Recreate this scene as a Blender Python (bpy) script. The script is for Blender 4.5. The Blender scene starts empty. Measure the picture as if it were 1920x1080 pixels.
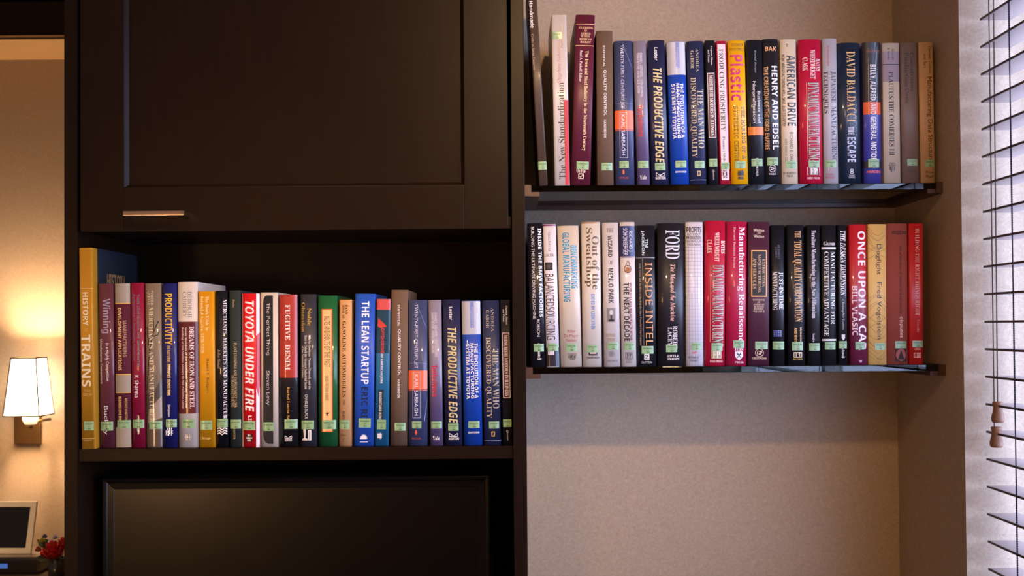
import bpy, bmesh, math, random
from mathutils import Matrix, Vector
random.seed(7)
C = bpy.context.scene.collection
SC = bpy.context.scene

# ------------------------------------------------------------------ camera
FPX = 1880.0                     # focal length in pixels of the 1920 px frame
EYE = 1.49
PITCH, ROLL, SHIFT = math.radians(0.93), math.radians(-0.43), 0.0221
cam = bpy.data.cameras.new('camera')
camo = bpy.data.objects.new('camera', cam)
C.objects.link(camo)
cam.sensor_width = 36.0
cam.lens = 36.0 * FPX / 1920.0
cam.shift_y = SHIFT
cam.clip_start = 0.05
cam.dof.use_dof = True
cam.dof.focus_distance = 1.67
cam.dof.aperture_fstop = 9.0
CM = Matrix.Translation((0, 0, EYE)) @ Matrix.Rotation(math.pi / 2 + PITCH, 4, 'X') @ Matrix.Rotation(ROLL, 4, 'Z')
camo.matrix_world = CM
SC.camera = camo

# ------------------------------------------------------------------ world (overcast daylight) and exposure
SC.view_settings.view_transform = 'Standard'
SC.view_settings.look = 'None'
SC.view_settings.gamma = 1.0
SC.view_settings.exposure = 0.03
SC.view_settings.use_curve_mapping = False
world = bpy.data.worlds.new('overcast_sky')
SC.world = world
world.use_nodes = True
wb = world.node_tree.nodes['Background']
wb.inputs[0].default_value = (0.52, 0.645, 1.03, 1)
wb.inputs[1].default_value = 11.2
WARM = (1.0, 0.62, 0.28)
SPOT_W, TABLE_LAMP_E, SCONCE_E = 118.0, 42.0, 11.0

# portal on the window: guides the sky's light, gives none of its own
pl = bpy.data.lights.new('window_portal', 'AREA')
pl.shape = 'RECTANGLE'
pl.size, pl.size_y = 1.5, 2.0
pl.cycles.is_portal = True
po = bpy.data.objects.new('window_portal', pl)
po.location = (0.93, 0.57, 1.6)
po.rotation_euler = (0, math.pi / 2, 0)
C.objects.link(po)


# ------------------------------------------------------------------ helpers
def ray(px, py):
    d = Vector(((px - 960) / FPX, (540 - py) / FPX + SHIFT * 1920 / FPX, -1.0))
    return (CM.to_3x3() @ d)


def P(px, py, Y):
    """the point of the plane y = Y that shows at pixel px, py"""
    d = ray(px, py)
    k = Y / d.y
    return Vector((d.x * k, Y, EYE + d.z * k))


def lin(h):
    r = []
    for i in (0, 2, 4):
        c = int(h[i:i + 2], 16) / 255
        r.append(c / 12.92 if c <= 0.04045 else ((c + 0.055) / 1.055) ** 2.4)
    return (*r, 1)


MATS = {}


def mat(h, rough=0.5, coat=0.0, metal=0.0, spec=0.5, bump=0.0, bscale=300.0, coat_rough=0.06, vary=0.0, name=None, emit=0.0, emitc=None):
    key = (h, rough, coat, metal, spec, bump, bscale, coat_rough, vary, emit)
    if key in MATS:
        return MATS[key]
    m = bpy.data.materials.new(name or 'surface')
    m.use_nodes = True
    nt = m.node_tree
    b = nt.nodes['Principled BSDF']
    b.inputs['Base Color'].default_value = lin(h)
    b.inputs['Roughness'].default_value = rough
    b.inputs['Coat Weight'].default_value = coat
    b.inputs['Coat Roughness'].default_value = coat_rough
    b.inputs['Metallic'].default_value = metal
    b.inputs['Specular IOR Level'].default_value = spec
    if emit:
        b.inputs['Emission Color'].default_value = emitc or lin(h)
        b.inputs['Emission Strength'].default_value = emit
    if bump or vary:
        tc = nt.nodes.new('ShaderNodeTexCoord')
        n = nt.nodes.new('ShaderNodeTexNoise')
        n.inputs['Scale'].default_value = bscale
        n.inputs['Detail'].default_value = 4
        nt.links.new(tc.outputs['Object'], n.inputs['Vector'])
        if bump:
            bp = nt.nodes.new('ShaderNodeBump')
            bp.inputs['Strength'].default_value = bump
            bp.inputs['Distance'].default_value = 0.001
            nt.links.new(n.outputs['Fac'], bp.inputs['Height'])
            nt.links.new(bp.outputs['Normal'], b.inputs['Normal'])
        if vary:
            hs = nt.nodes.new('ShaderNodeHueSaturation')
            mr = nt.nodes.new('ShaderNodeMapRange')
            mr.inputs['To Min'].default_value = 1 - vary
            mr.inputs['To Max'].default_value = 1 + vary
            nt.links.new(n.outputs['Fac'], mr.inputs['Value'])
            nt.links.new(mr.outputs[0], hs.inputs['Value'])
            hs.inputs['Color'].default_value = lin(h)
            nt.links.new(hs.outputs[0], b.inputs['Base Color'])
    MATS[key] = m
    return m


def obj(name, bm, m, parent=None, smooth=False, bevel=0.0):
    me = bpy.data.meshes.new(name)
    if bevel:
        bmesh.ops.bevel(bm, geom=list(bm.edges), offset=bevel, segments=2, affect='EDGES', profile=0.7)
    bmesh.ops.recalc_face_normals(bm, faces=bm.faces)
    if smooth:
        for f in bm.faces:
            f.smooth = True
    bm.to_mesh(me)
    bm.free()
    for x in (m if isinstance(m, (list, tuple)) else [m]):
        me.materials.append(x)
    o = bpy.data.objects.new(name, me)
    C.objects.link(o)
    if parent is not None:
        o.parent = parent
    return o


def box(bm, x0, x1, y0, y1, z0, z1):
    v = [bm.verts.new((x, y, z)) for x in (x0, x1) for y in (y0, y1) for z in (z0, z1)]
    for q in ((0, 1, 3, 2), (4, 6, 7, 5), (0, 4, 5, 1), (2, 3, 7, 6), (0, 2, 6, 4), (1, 5, 7, 3)):
        bm.faces.new([v[i] for i in q])
    return v


def boxes(*bs):
    bm = bmesh.new()
    for b in bs:
        box(bm, *b)
    return bm


def lathe(bm, prof, n=24, cx=0, cy=0):
    rings = []
    for r, z in prof:
        if r < 1e-6:
            rings.append([bm.verts.new((cx, cy, z))])
        else:
            rings.append([bm.verts.new((cx + r * math.cos(2 * math.pi * i / n), cy + r * math.sin(2 * math.pi * i / n), z)) for i in range(n)])
    for a, b in zip(rings, rings[1:]):
        for i in range(n):
            j = (i + 1) % n
            q = [a[i % len(a)], a[j % len(a)], b[j % len(b)], b[i % len(b)]]
            q = list(dict.fromkeys(q))
            if len(q) >= 3:
                bm.faces.new(q)
    for r in (rings[0], rings[-1]):
        if len(r) > 2:
            bm.faces.new(r)


def tube(bm, pts, r, n=8):
    pts = [Vector(p) for p in pts]
    rings = []
    for i, p in enumerate(pts):
        d = (pts[min(i + 1, len(pts) - 1)] - pts[max(i - 1, 0)]).normalized()
        a = d.orthogonal().normalized() if abs(d.z) < 0.99 else Vector((1, 0, 0))
        b = d.cross(a).normalized()
        rings.append([bm.verts.new(p + r * (math.cos(2 * math.pi * k / n) * a + math.sin(2 * math.pi * k / n) * b)) for k in range(n)])
    for A, B in zip(rings, rings[1:]):
        for k in range(n):
            bm.faces.new((A[k], A[(k + 1) % n], B[(k + 1) % n], B[k]))
    bm.faces.new(rings[0])
    bm.faces.new(rings[-1])


def thing(name, label, cat, loc=(0, 0, 0), group=None):
    o = bpy.data.objects.new(name, None)
    o.empty_display_size = 0.05
    C.objects.link(o)
    o.location = loc
    o['label'] = label
    o['category'] = cat
    if group:
        o['group'] = group
    return o


def tag(o, label, cat, group=None):
    o['label'] = label
    o['category'] = cat
    if group:
        o['group'] = group
    return o


def struct(name, bm, m, parent=None, **k):
    o = obj(name, bm, m, parent, **k)
    if parent is None:
        o['kind'] = 'structure'
    return o


def shift_to(parent, *objs):
    """parts were modelled in world space: keep them there under a moved parent"""
    for o in objs:
        o.location = -Vector(parent.location)


# ------------------------------------------------------------------ materials of the room
def wallpaper():
    m = bpy.data.materials.new('wallpaper')
    m.use_nodes = True
    nt = m.node_tree
    b = nt.nodes['Principled BSDF']
    b.inputs['Roughness'].default_value = 0.75
    b.inputs['Specular IOR Level'].default_value = 0.25
    tc = nt.nodes.new('ShaderNodeTexCoord')
    w = nt.nodes.new('ShaderNodeTexNoise')
    w.inputs['Scale'].default_value = 38
    w.inputs['Detail'].default_value = 2
    nt.links.new(tc.outputs['Object'], w.inputs['Vector'])
    mx = nt.nodes.new('ShaderNodeMix')
    mx.data_type = 'RGBA'
    mx.inputs[0].default_value = 0.03
    nt.links.new(tc.outputs['Object'], mx.inputs[6])
    nt.links.new(w.outputs['Color'], mx.inputs[7])
    n = nt.nodes.new('ShaderNodeTexNoise')
    n.inputs['Scale'].default_value = 230
    n.inputs['Detail'].default_value = 5
    n.inputs['Roughness'].default_value = 0.65
    nt.links.new(mx.outputs[2], n.inputs['Vector'])
    cr = nt.nodes.new('ShaderNodeValToRGB')
    cr.color_ramp.elements[0].position = 0.3
    cr.color_ramp.elements[1].position = 0.72
    cr.color_ramp.elements[0].color = lin('a5907c')
    cr.color_ramp.elements[1].color = lin('b9a58f')
    nt.links.new(n.outputs['Fac'], cr.inputs[0])
    nt.links.new(cr.outputs[0], b.inputs['Base Color'])
    bp = nt.nodes.new('ShaderNodeBump')
    bp.inputs['Strength'].default_value = 0.2
    bp.inputs['Distance'].default_value = 0.001
    nt.links.new(n.outputs['Fac'], bp.inputs['Height'])
    nt.links.new(bp.outputs['Normal'], b.inputs['Normal'])
    return m


def dark_wood():
    m = bpy.data.materials.new('espresso_wood')
    m.use_nodes = True
    nt = m.node_tree
    b = nt.nodes['Principled BSDF']
    b.inputs['Roughness'].default_value = 0.34
    b.inputs['Specular IOR Level'].default_value = 0.12
    tc = nt.nodes.new('ShaderNodeTexCoord')
    mp = nt.nodes.new('ShaderNodeMapping')
    mp.inputs['Scale'].default_value = (60, 60, 4)
    n = nt.nodes.new('ShaderNodeTexNoise')
    n.inputs['Scale'].default_value = 3
    n.inputs['Detail'].default_value = 6
    cr = nt.nodes.new('ShaderNodeValToRGB')
    cr.color_ramp.elements[0].color = lin('150b06')
    cr.color_ramp.elements[1].color = lin('22140b')
    nt.links.new(tc.outputs['Object'], mp.inputs[0])
    nt.links.new(mp.outputs[0], n.inputs['Vector'])
    nt.links.new(n.outputs['Fac'], cr.inputs[0])
    nt.links.new(cr.outputs[0], b.inputs['Base Color'])
    return m


M_WALL = wallpaper()
M_WOOD = dark_wood()
M_CEIL = mat('c4b49c', 0.9, name='ceiling_paint')
M_FLOOR = mat('4a3424', 0.9, bump=0.6, bscale=400, vary=0.2, name='carpet')
M_WHITE = mat('d8d4d0', 0.4, name='white_frame')
M_CHROME = mat('d8d0c8', 0.12, metal=1.0, name='chrome')
M_PAPER = mat('cfc4b0', 0.9, bump=0.3, bscale=900, name='paper_block')

# ------------------------------------------------------------------ room shell
Y_SP, Y_WALL, Y_PIL, Y_FAR, Y_CAB = 1.67, 1.87, 1.593, 3.2, 1.655
XR = P(1805, 540, Y_PIL).x            # right wall, room side
XCL = P(120.2, 540, Y_CAB).x          # cabinet, left side
XCR = P(985.5, 540, Y_CAB).x          # cabinet, right side
XG = XR + 0.17                        # window glass
H = 2.6
SILL, HEAD, WY0 = 0.85, 2.35, -0.45
struct('floor', boxes((-3.1, 1.1, -2.6, 3.3, -0.1, 0)), M_FLOOR)
struct('ceiling', boxes((-3.1, 1.1, -2.6, 3.3, H, H + 0.1)), M_CEIL)
struct('wall_back', boxes((XCR, XR + 0.26, Y_WALL, Y_WALL + 0.1, 0, H)), M_WALL)
struct('wall_far', boxes((-3.1, XCL + 0.1, Y_FAR, Y_FAR + 0.1, 0, H)), M_WALL)
struct('wall_partition', boxes((XCL, XCL + 0.1, 1.99, Y_FAR, 0, H)), M_WALL)
struct('wall_left', boxes((-3.1, -3.0, -2.6, 3.3, 0, H)), M_WALL)
struct('wall_front', boxes((-3.1, 1.1, -2.6, -2.5, 0, H)), M_WALL)
bm = boxes((XR, XR + 0.2, Y_PIL, Y_WALL, 0, H), (XR, XR + 0.2, -2.5, WY0, 0, H),
           (XR, XR + 0.2, WY0, Y_PIL, 0, SILL), (XR, XR + 0.2, WY0, Y_PIL, HEAD, H))
struct('wall_right', bm, M_WALL)
m = bpy.data.materials.new('window_glass')
m.use_nodes = True
nt = m.node_tree
nt.nodes.remove(nt.nodes['Principled BSDF'])
gl = nt.nodes.new('ShaderNodeBsdfGlossy')
gl.inputs['Roughness'].default_value = 0.02
tr = nt.nodes.new('ShaderNodeBsdfTransparent')
lw = nt.nodes.new('ShaderNodeLayerWeight')
lw.inputs['Blend'].default_value = 0.5
pw = nt.nodes.new('ShaderNodeMath')
pw.operation = 'POWER'
pw.inputs[1].default_value = 5.0
nt.links.new(lw.outputs['Facing'], pw.inputs[0])
fr = nt.nodes.new('ShaderNodeMath')
fr.operation = 'MULTIPLY_ADD'
fr.inputs[1].default_value = 0.7
fr.inputs[2].default_value = 0.04
nt.links.new(pw.outputs[0], fr.inputs[0])
ms = nt.nodes.new('ShaderNodeMixShader')
nt.links.new(fr.outputs[0], ms.inputs[0])
nt.links.new(tr.outputs[0], ms.inputs[1])
nt.links.new(gl.outputs[0], ms.inputs[2])
nt.links.new(ms.outputs[0], nt.nodes['Material Output'].inputs[0])
M_PANE = m
win = bpy.data.objects.new('window_1', None)
C.objects.link(win)
win['kind'] = 'structure'
t = 0.03
obj('window_frame', boxes((XG - .03, XG + .02, WY0, Y_PIL, SILL, SILL + t), (XG - .03, XG + .02, WY0, Y_PIL, HEAD - t, HEAD),
                          (XG - .03, XG + .02, WY0, WY0 + t, SILL + t, HEAD - t), (XG - .03, XG + .02, Y_PIL - t, Y_PIL, SILL + t, HEAD - t),
                          (XG - .03, XG + .02, 0.55, 0.55 + t, SILL + t, HEAD - t)), M_WHITE, win)
obj('window_pane', boxes((XG - .006, XG, WY0 + t, Y_PIL - t, SILL + t, HEAD - t)), M_PANE, win)

# ------------------------------------------------------------------ lamps of the room and added spots
def ceiling_spot(x, y, aim, label, watt, cone, blend=1.0):
    """an adjustable ceiling spotlight: mounting disc, swivel stem, can with a lamp in its mouth"""
    t = thing('ceiling_spotlight', label, 'light', (x, y, H), 'adjustable ceiling spotlights')
    bm = bmesh.new()
    lathe(bm, [(0, -.02), (.05, -.02), (.055, -.012), (.055, 0), (0, 0)], 28)
    tube(bm, [(0, 0, -.018), (0, 0, -.075)], .008, 10)
    obj('mount', bm, M_WHITE, t, True)
    d = (Vector(aim) - Vector((x, y, H - .11))).normalized()
    rot = d.to_track_quat('-Z', 'Y')
    bm = bmesh.new()
    lathe(bm, [(.045, -.06), (.05, -.06), (.05, .05), (.03, .06), (0, .06), (0, .055), (.028, .055), (.045, .045), (.045, -.06)], 28)
    can = obj('can', bm, M_WHITE, t, True)
    can.location = (0, 0, -.11)
    can.rotation_mode = 'QUATERNION'
    can.rotation_quaternion = rot
    L = bpy.data.lights.new('lamp', 'SPOT')
    L.energy = watt
    L.color = WARM
    L.spot_size = math.radians(cone)
    L.spot_blend = blend
    L.shadow_soft_size = .045
    lo = bpy.data.objects.new('lamp', L)
    C.objects.link(lo)
    lo.parent = t
    lo.location = Vector((0, 0, -.11)) + d * .062
    lo.rotation_mode = 'QUATERNION'
    lo.rotation_quaternion = rot
    return t


ceiling_spot(0.25, 0.1, (-0.1, 1.87, 1.6), 'adjustable white ceiling spotlight aimed at the bookshelves', SPOT_W, 64)
ceiling_spot(-0.5, 0.7, (-0.42, 1.67, 1.25), 'added white ceiling spotlight warming the books in the cabinet', SPOT_W * .3, 46, .85)  # added spot: warm light for the cabinet books, cone kept off the door
ceiling_spot(-1.75, 1.7, (-1.6, 2.95, .9), 'added white ceiling spotlight brightening the tablet and side table', SPOT_W * .5, 46)  # added spot, no such fixture known: brightens tablet, flowers and table front


t = thing('floor_lamp', 'tall floor lamp with a narrow warm drum shade in the back corner of the room', 'lamp', (-1.9, -2.15, 0))
bm = bmesh.new()
lathe(bm, [(0, 0), (0.14, 0), (0.14, 0.015), (0.012, 0.03), (0.012, 1.0), (0, 1.0)], 24)
obj('stand', bm, mat('3a2a20', 0.4), t, True)
bm = bmesh.new()
for i in range(32):
    a, b = 2 * math.pi * i / 32, 2 * math.pi * (i + 1) / 32
    bm.faces.new([bm.verts.new((r * math.cos(s), r * math.sin(s), z)) for r, s, z in [(0.085, a, .82), (0.085, b, .82), (0.075, b, 1.32), (0.075, a, 1.32)]])
bmesh.ops.remove_doubles(bm, verts=bm.verts, dist=1e-5)
obj('lamp_shade', bm, mat('f0d8b0', 0.8, emit=TABLE_LAMP_E, emitc=(1.0, 0.58, 0.25, 1)), t, True)
L = bpy.data.lights.new('bulb', 'POINT')
L.energy = 5.0
L.color = WARM
L.shadow_soft_size = .03
lo = bpy.data.objects.new('bulb', L)
C.objects.link(lo)
lo.parent = t
lo.location = (0, 0, 1.2)

t = thing('wall_lamp', 'tall narrow glowing wall lamp on the window wall behind the camera', 'lamp', (XR, -.75, 2.32))
obj('back_plate', boxes((-.015, 0, -.045, .045, -.24, .24)), mat('6a5030', 0.35, metal=.8), t, bevel=.002)
bm = bmesh.new()
lathe(bm, [(0, -.21), (.032, -.21), (.032, .21), (0, .21)], 20, -.05, 0)
obj('glass_tube', bm, mat('fff0d8', 0.5, emit=TABLE_LAMP_E, emitc=(1.0, 0.70, 0.40, 1)), t, True)
obj('bracket', boxes((-.055, -.012, -.012, .012, -.222, -.211), (-.055, -.012, -.012, .012, .211, .222)), mat('6a5030', 0.35, metal=.8), t)

# ------------------------------------------------------------------ tall cabinet with door, open niche and shelf
ZN1 = P(880, 452, 1.91).z             # underside of the upper box
ZS0, ZS1 = P(555, 863, 1.66).z, P(555, 839.3, 1.66).z
TP = P(132, 540, Y_CAB).x - P(120.2, 540, Y_CAB).x
TL = P(145, 540, Y_CAB).x - XCL
TRT = XCR - P(960.5, 540, Y_CAB).x
ZTOP, ZF = 2.45, 0.79
YB = 1.93
cab = thing('tall_cabinet', 'tall espresso wood cabinet with a panelled door above an open book niche', 'cabinet', (0, 1.79, 0))
parts = []
parts.append(obj('side_panel', boxes((XCL, XCL + TL, Y_CAB, YB + .05, 0, ZTOP)), M_WOOD, cab, bevel=.0012))
parts.append(obj('side_panel', boxes((XCR - TRT, XCR, Y_CAB, YB + .05, 0, ZTOP)), M_WOOD, cab, bevel=.0012))
xi0, xi1 = XCL + TL, XCR - TRT
parts.append(obj('back_panel', boxes((xi0, xi1, YB, YB + .02, 0, ZTOP)), M_WOOD, cab))
parts.append(obj('top_panel', boxes((xi0, xi1, Y_CAB + .005, YB, ZTOP - .02, ZTOP)), M_WOOD, cab))
parts.append(obj('upper_box_floor', boxes((xi0, xi1, Y_CAB + .012, YB, ZN1, ZN1 + .02)), M_WOOD, cab))
parts.append(obj('shelf', boxes((xi0, xi1, 1.660, YB, ZS0, ZS1)), M_WOOD, cab, bevel=.001))
parts.append(obj('niche_floor', boxes((xi0, xi1, 1.660, YB, ZF - .02, ZF)), M_WOOD, cab))
for k in range(3):
    z0 = 0.08 + k * 0.23
    parts.append(obj('drawer', boxes((xi0 + .003, xi1 - .003, Y_CAB - .002, Y_CAB + .02, z0, z0 + .222)), M_WOOD, cab, bevel=.0015))
parts.append(obj('plinth', boxes((xi0, xi1, Y_CAB + .04, Y_CAB + .06, 0, .08)), M_WOOD, cab))
# door
YD = 1.650
dx0, dx1 = P(150.5, 300, YD).x, P(952.3, 300, YD).x
dz0, dz1 = P(550, 431.5, YD).z, ZTOP - .025
ix0, ix1, iz0 = P(232, 200, YD).x, P(869.5, 200, YD).x, P(550, 349, YD).z
bm = boxes((dx0, ix0, YD, YD + .02, dz0, dz1), (ix1, dx1, YD, YD + .02, dz0, dz1), (ix0, ix1, YD, YD + .02, dz0, iz0), (ix0, ix1, YD, YD + .02, dz1 - .07, dz1))
door = obj('door', bm, M_WOOD, cab, bevel=.0012)
parts.append(door)
bv = .0055
bm = bmesh.new()
zt = dz1 - .07
o4 = [bm.verts.new(p) for p in ((ix0 - .0005, YD + .001, iz0 - .0005), (ix1 + .0005, YD + .001, iz0 - .0005), (ix1 + .0005, YD + .001, zt), (ix0 - .0005, YD + .001, zt))]
i4 = [bm.verts.new(p) for p in ((ix0 + bv, YD + .009, iz0 + bv), (ix1 - bv, YD + .009, iz0 + bv), (ix1 - bv, YD + .009, zt - bv), (ix0 + bv, YD + .009, zt - bv))]
for k in range(4):
    bm.faces.new((o4[k], o4[(k + 1) % 4], i4[(k + 1) % 4], i4[k]))
bm.faces.new(i4)
pan = obj('door_inset_panel', bm, M_WOOD, door)
hx0, hx1, hz = P(232, 400, YD - .03).x, P(347, 400, YD - .03).x, P(290, 400, YD - .03).z
bm = boxes((hx0, hx1, YD - .034, YD - .026, hz - .0038, hz + .0038), (hx0, hx0 + .008, YD - .026, YD + .0, hz - .0038, hz + .0038), (hx1 - .008, hx1, YD - .026, YD + .0, hz - .0038, hz + .0038))
hd = obj('handle', bm, M_CHROME, door, bevel=.0012)
hd['label'] = 'slim chrome bar pull'
shift_to(cab, *parts)

# television in the lower niche
YT = 1.705
tx0, tx1, tz1 = P(190, 960, YT).x, P(918.5, 960, YT).x, P(555, 893.5, YT).z
tz0 = tz1 - .40
M_GLOSS = mat('0b0908', 0.2, spec=0.25, name='piano_black')
tv = thing('television', 'black flat television with glossy bezel in the cabinet niche below the books', 'television', ((tx0 + tx1) / 2, YT + .03, ZF))
bm = bmesh.new()
prof = [(0, .035), (0, .003), (.001, .001), (.003, 0), (.0075, .0006), (.0085, .0022), (.0095, .003), (.0125, .0032), (.0195, .0036), (.0205, .0044), (.0205, .011)]
rings = []
for d, y in prof:
    rings.append([bm.verts.new(p) for p in ((tx0 + d, YT + y, tz0 + d), (tx1 - d, YT + y, tz0 + d), (tx1 - d, YT + y, tz1 - d), (tx0 + d, YT + y, tz1 - d))])
for a, b in zip(rings, rings[1:]):
    for k in range(4):
        bm.faces.new((a[k], a[(k + 1) % 4], b[(k + 1) % 4], b[k]))
o1 = obj('bezel', bm, M_GLOSS, tv)
d = .0205
o2 = obj('screen', boxes((tx0 + d - .001, tx1 - d + .001, YT + .0042, YT + .02, tz0 + d - .001, tz1 - d + .001)), mat('030202', 0.22, spec=0.42, name='screen'), tv)
o3 = obj('rear_housing', boxes((tx0 + .002, tx1 - .002, YT + .021, YT + .05, tz0 + .002, tz1 - .002)), mat('0b0a0a', 0.6), tv, bevel=.004)
xm = (tx0 + tx1) / 2
o4_ = obj('stand', boxes((xm - .15, xm + .15, YT - .02, YT + .15, ZF + .0004, ZF + .012), (xm - .04, xm + .04, YT + .02, YT + .05, ZF + .012, tz0 + .01)), M_GLOSS, tv, bevel=.003)
shift_to(tv, o1, o2, o3, o4_)

# ------------------------------------------------------------------ glass shelves and their wood rails
M_RAIL = mat('4a2c20', 0.4, vary=.15, bscale=30, name='rail_wood')
m = bpy.data.materials.new('shelf_glass')
m.use_nodes = True
b = m.node_tree.nodes['Principled BSDF']
b.inputs['Base Color'].default_value = lin('3c5a50')
b.inputs['Transmission Weight'].default_value = 1.0
b.inputs['Roughness'].default_value = 0.0
b.inputs['IOR'].default_value = 1.5
M_GLASS = m
SHELF_Z = []
YG = 1.666
for row, (ya, yb_, word) in enumerate(((348, 342.8, 'upper'), (690, 683.2, 'lower'))):
    zt = P(1380, (ya + yb_) / 2, YG).z
    SHELF_Z.append(zt)
    lip, led, gt, hh = .0105, .024, .0105, .0180
    g = obj('glass_shelf', boxes((XCR + lip + .0005, XR - lip - .0005, YG, Y_WALL - .011, zt - gt, zt)), M_GLASS, bevel=.0008)
    tag(g, 'thick green-edged glass shelf, the %s of the two beside the cabinet' % word, 'shelf', 'glass shelves in the alcove')
    ra = thing('shelf_rail', 'dark wood rail frame carrying the %s glass shelf on three sides' % word, 'shelf bracket', (XCR, Y_WALL, zt - hh), 'wood rail frames under the glass shelves')
    z0, zb = zt - hh, zt - gt - .0003
    ps = []
    for nm, xa, xb, la, lb in (('side_rail', XCR, XCR + lip, XCR + lip, XCR + led), ('side_rail', XR - lip, XR, XR - led, XR - lip)):
        ps.append(obj(nm, boxes((xa, xb, 1.660, Y_WALL, z0, zt + .0005), (la, lb, 1.664, Y_WALL, z0, zb)), M_RAIL, ra))
    ps.append(obj('back_rail', boxes((XCR + led, XR - led, Y_WALL - .024, Y_WALL, z0, zb), (XCR + lip, XR - lip, Y_WALL - .0105, Y_WALL, zb, zt)), M_RAIL, ra))
    shift_to(ra, *ps)

# ------------------------------------------------------------------ venetian blind in the window recess
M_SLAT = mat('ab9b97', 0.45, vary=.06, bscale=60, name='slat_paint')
M_EDGE_SHADE = mat('4a3228', 0.5, name='slat_edge_shade')  # backlit shade of the room-side slat edges, put into a darker colour
XB = P(1846.5, 530, 1.58).x
YE = 1.583
bl = thing('venetian_blind', 'wooden venetian blind with level brown slats across the window', 'blind', (XB + .025, YE, HEAD))
ps = [obj('headrail', boxes((XB, XB + .05, WY0 + .01, YE, HEAD - .045, HEAD)), M_SLAT, bl)]
k0 = -8
for k in range(k0, 26):
    c = P(1843 + 0.0077 * 51.6 * k, 35.6 + 51.6 * k, 1.58)
    if not (SILL + .03 < c.z < HEAD - .06):
        continue
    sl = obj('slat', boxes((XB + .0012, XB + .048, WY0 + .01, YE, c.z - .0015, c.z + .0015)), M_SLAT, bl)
    ps.append(sl)
    obj('slat_edge', boxes((XB, XB + .0014, WY0 + .01, YE + .0004, c.z - .0017, c.z + .0017)), M_EDGE_SHADE, sl)
M_CORD = mat('2c2436', 0.8)
M_CORD2 = mat('5a4238', 0.8)
yl = 1.488
for y in (yl, .9, 0.3, -.3):
    bm = bmesh.new()
    for s in (0, 1):
        tube(bm, [(XB - .0014 + .0007 * math.cos(3.1 * i + s * 3.14), y + .0007 * math.sin(3.1 * i + s * 3.14), SILL + .03 + i * .0035) for i in range(int((HEAD - .05 - SILL - .03) / .0035))] if y == yl else
             [(XB - .0016, y, SILL + .03), (XB - .0016, y, HEAD - .045)], .0009, 5)
    ps.append(obj('ladder_cord', bm, M_CORD, bl))
    bm = bmesh.new()
    tube(bm, [(XB + .0496, y, SILL + .03), (XB + .0496, y, HEAD - .045)], .0009, 5)
    ps.append(obj('ladder_cord', bm, M_CORD, bl))
XP = XB - .012
M_TASSEL = mat('94694e', 0.5, coat=0.0, vary=.15, bscale=40, name='tassel_wood')
for i, (cx, ty0, ty1, wpx, xt) in enumerate(((1870.5, 753.3, 792.7, 23.4, 1864), (1868, 800.2, 838.8, 24, 1860))):
    Yt = XP * FPX / (cx - 960)
    Yt = 1.548 if i == 0 else 1.552
    top, bot = P(cx, ty0, Yt), P(cx, ty1, Yt)
    xx, r = XP - (.0 if i == 0 else .001), wpx / FPX * Yt / 2
    zt, h = top.z, top.z - bot.z
    xx = top.x
    bm = bmesh.new()
    tube(bm, [(xx, Yt, zt - .002), (xx + .004, Yt - .0015, HEAD - .05)] if i == 0 else [(xx - .001, Yt + .004, zt - .002), (xx + .002, Yt + .006, HEAD - .05)], .0010, 6)
    cd = obj('pull_cord', bm, M_CORD2, bl)
    ps.append(cd)
    bm = bmesh.new()
    pr = [(0, 0), (.72, 0), (.80, .03), (.80, .13), (.72, .19), (.70, .3), (.76, .48), (.94, .68), (1.0, .8), (.95, .92), (.8, .99), (0, 1)]
    lathe(bm, [(r * a, zt - h * b_) for a, b_ in pr], 24, xx, Yt)
    ts = obj('tassel', bm, M_TASSEL, cd, True)
    ts['label'] = 'turned wood cord tassel'
shift_to(bl, *ps)

# ------------------------------------------------------------------ far room: wall cabinet, sconce, table, tablet, flowers
M_SOFF = mat('c8a070', 0.4, vary=.12, bscale=20, name='pale_wood_underside')
zc = P(60, 112, Y_FAR).z
yc = 2.975
wc = thing('wall_cabinet', 'dark wall cabinet with a pale underside high on the far wall', 'cabinet', (-2.0, Y_FAR, zc))
zt = P(60, 5.5, yc).z
ps = [obj('carcass', boxes((-2.99, XCL - .05, yc, Y_FAR, zc + .012, 2.5)), M_WOOD, wc),
      obj('underside_panel', boxes((-2.99, XCL - .05, yc + .0005, Y_FAR, zc, zc + .0115)), M_SOFF, wc),
      obj('edge_trim', boxes((-2.99, XCL - .05, yc - .0235, yc - .0225, zc + .0005, zc + .0055)), M_SOFF, wc),
      obj('valance', boxes((-2.99, XCL - .05, yc - .022, yc - .001, zc + .0005, zt - .004)), M_WOOD, wc)]
for x in (-2.6, -2.1, -1.6, -1.1):
    ps.append(obj('door', boxes((x - .247, min(x + .247, XCL - .05), yc - .024, yc - .001, zt + .002, 2.48)), M_WOOD, wc, bevel=.001))
shift_to(wc, *ps)

ys = 3.09
M_BRASS = mat('6a5030', 0.35, metal=0.8, name='aged_brass')
a, b_ = P(5.5, 781, ys - .05), P(73, 781, ys - .05)
c_, d_ = P(19, 672, ys - .045), P(66, 672, ys - .045)
zb, zt2 = a.z, c_.z
xc = (a.x + b_.x) / 2
wb2, wt2 = (b_.x - a.x) / 2, (d_.x - c_.x) / 2
sc = thing('wall_sconce', 'lit wall sconce with a white tapered shade and brass back plate', 'lamp', (xc, Y_FAR, zb))
bm = bmesh.new()
q0 = [(xc - wb2, ys - .05, zb), (xc + wb2, ys - .05, zb), (xc + wb2, ys + .05, zb), (xc - wb2, ys + .05, zb)]
q1 = [(xc - wt2, ys - .035, zt2), (xc + wt2, ys - .035, zt2), (xc + wt2, ys + .035, zt2), (xc - wt2, ys + .035, zt2)]
va, vb = [bm.verts.new(p) for p in q0], [bm.verts.new(p) for p in q1]
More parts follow.
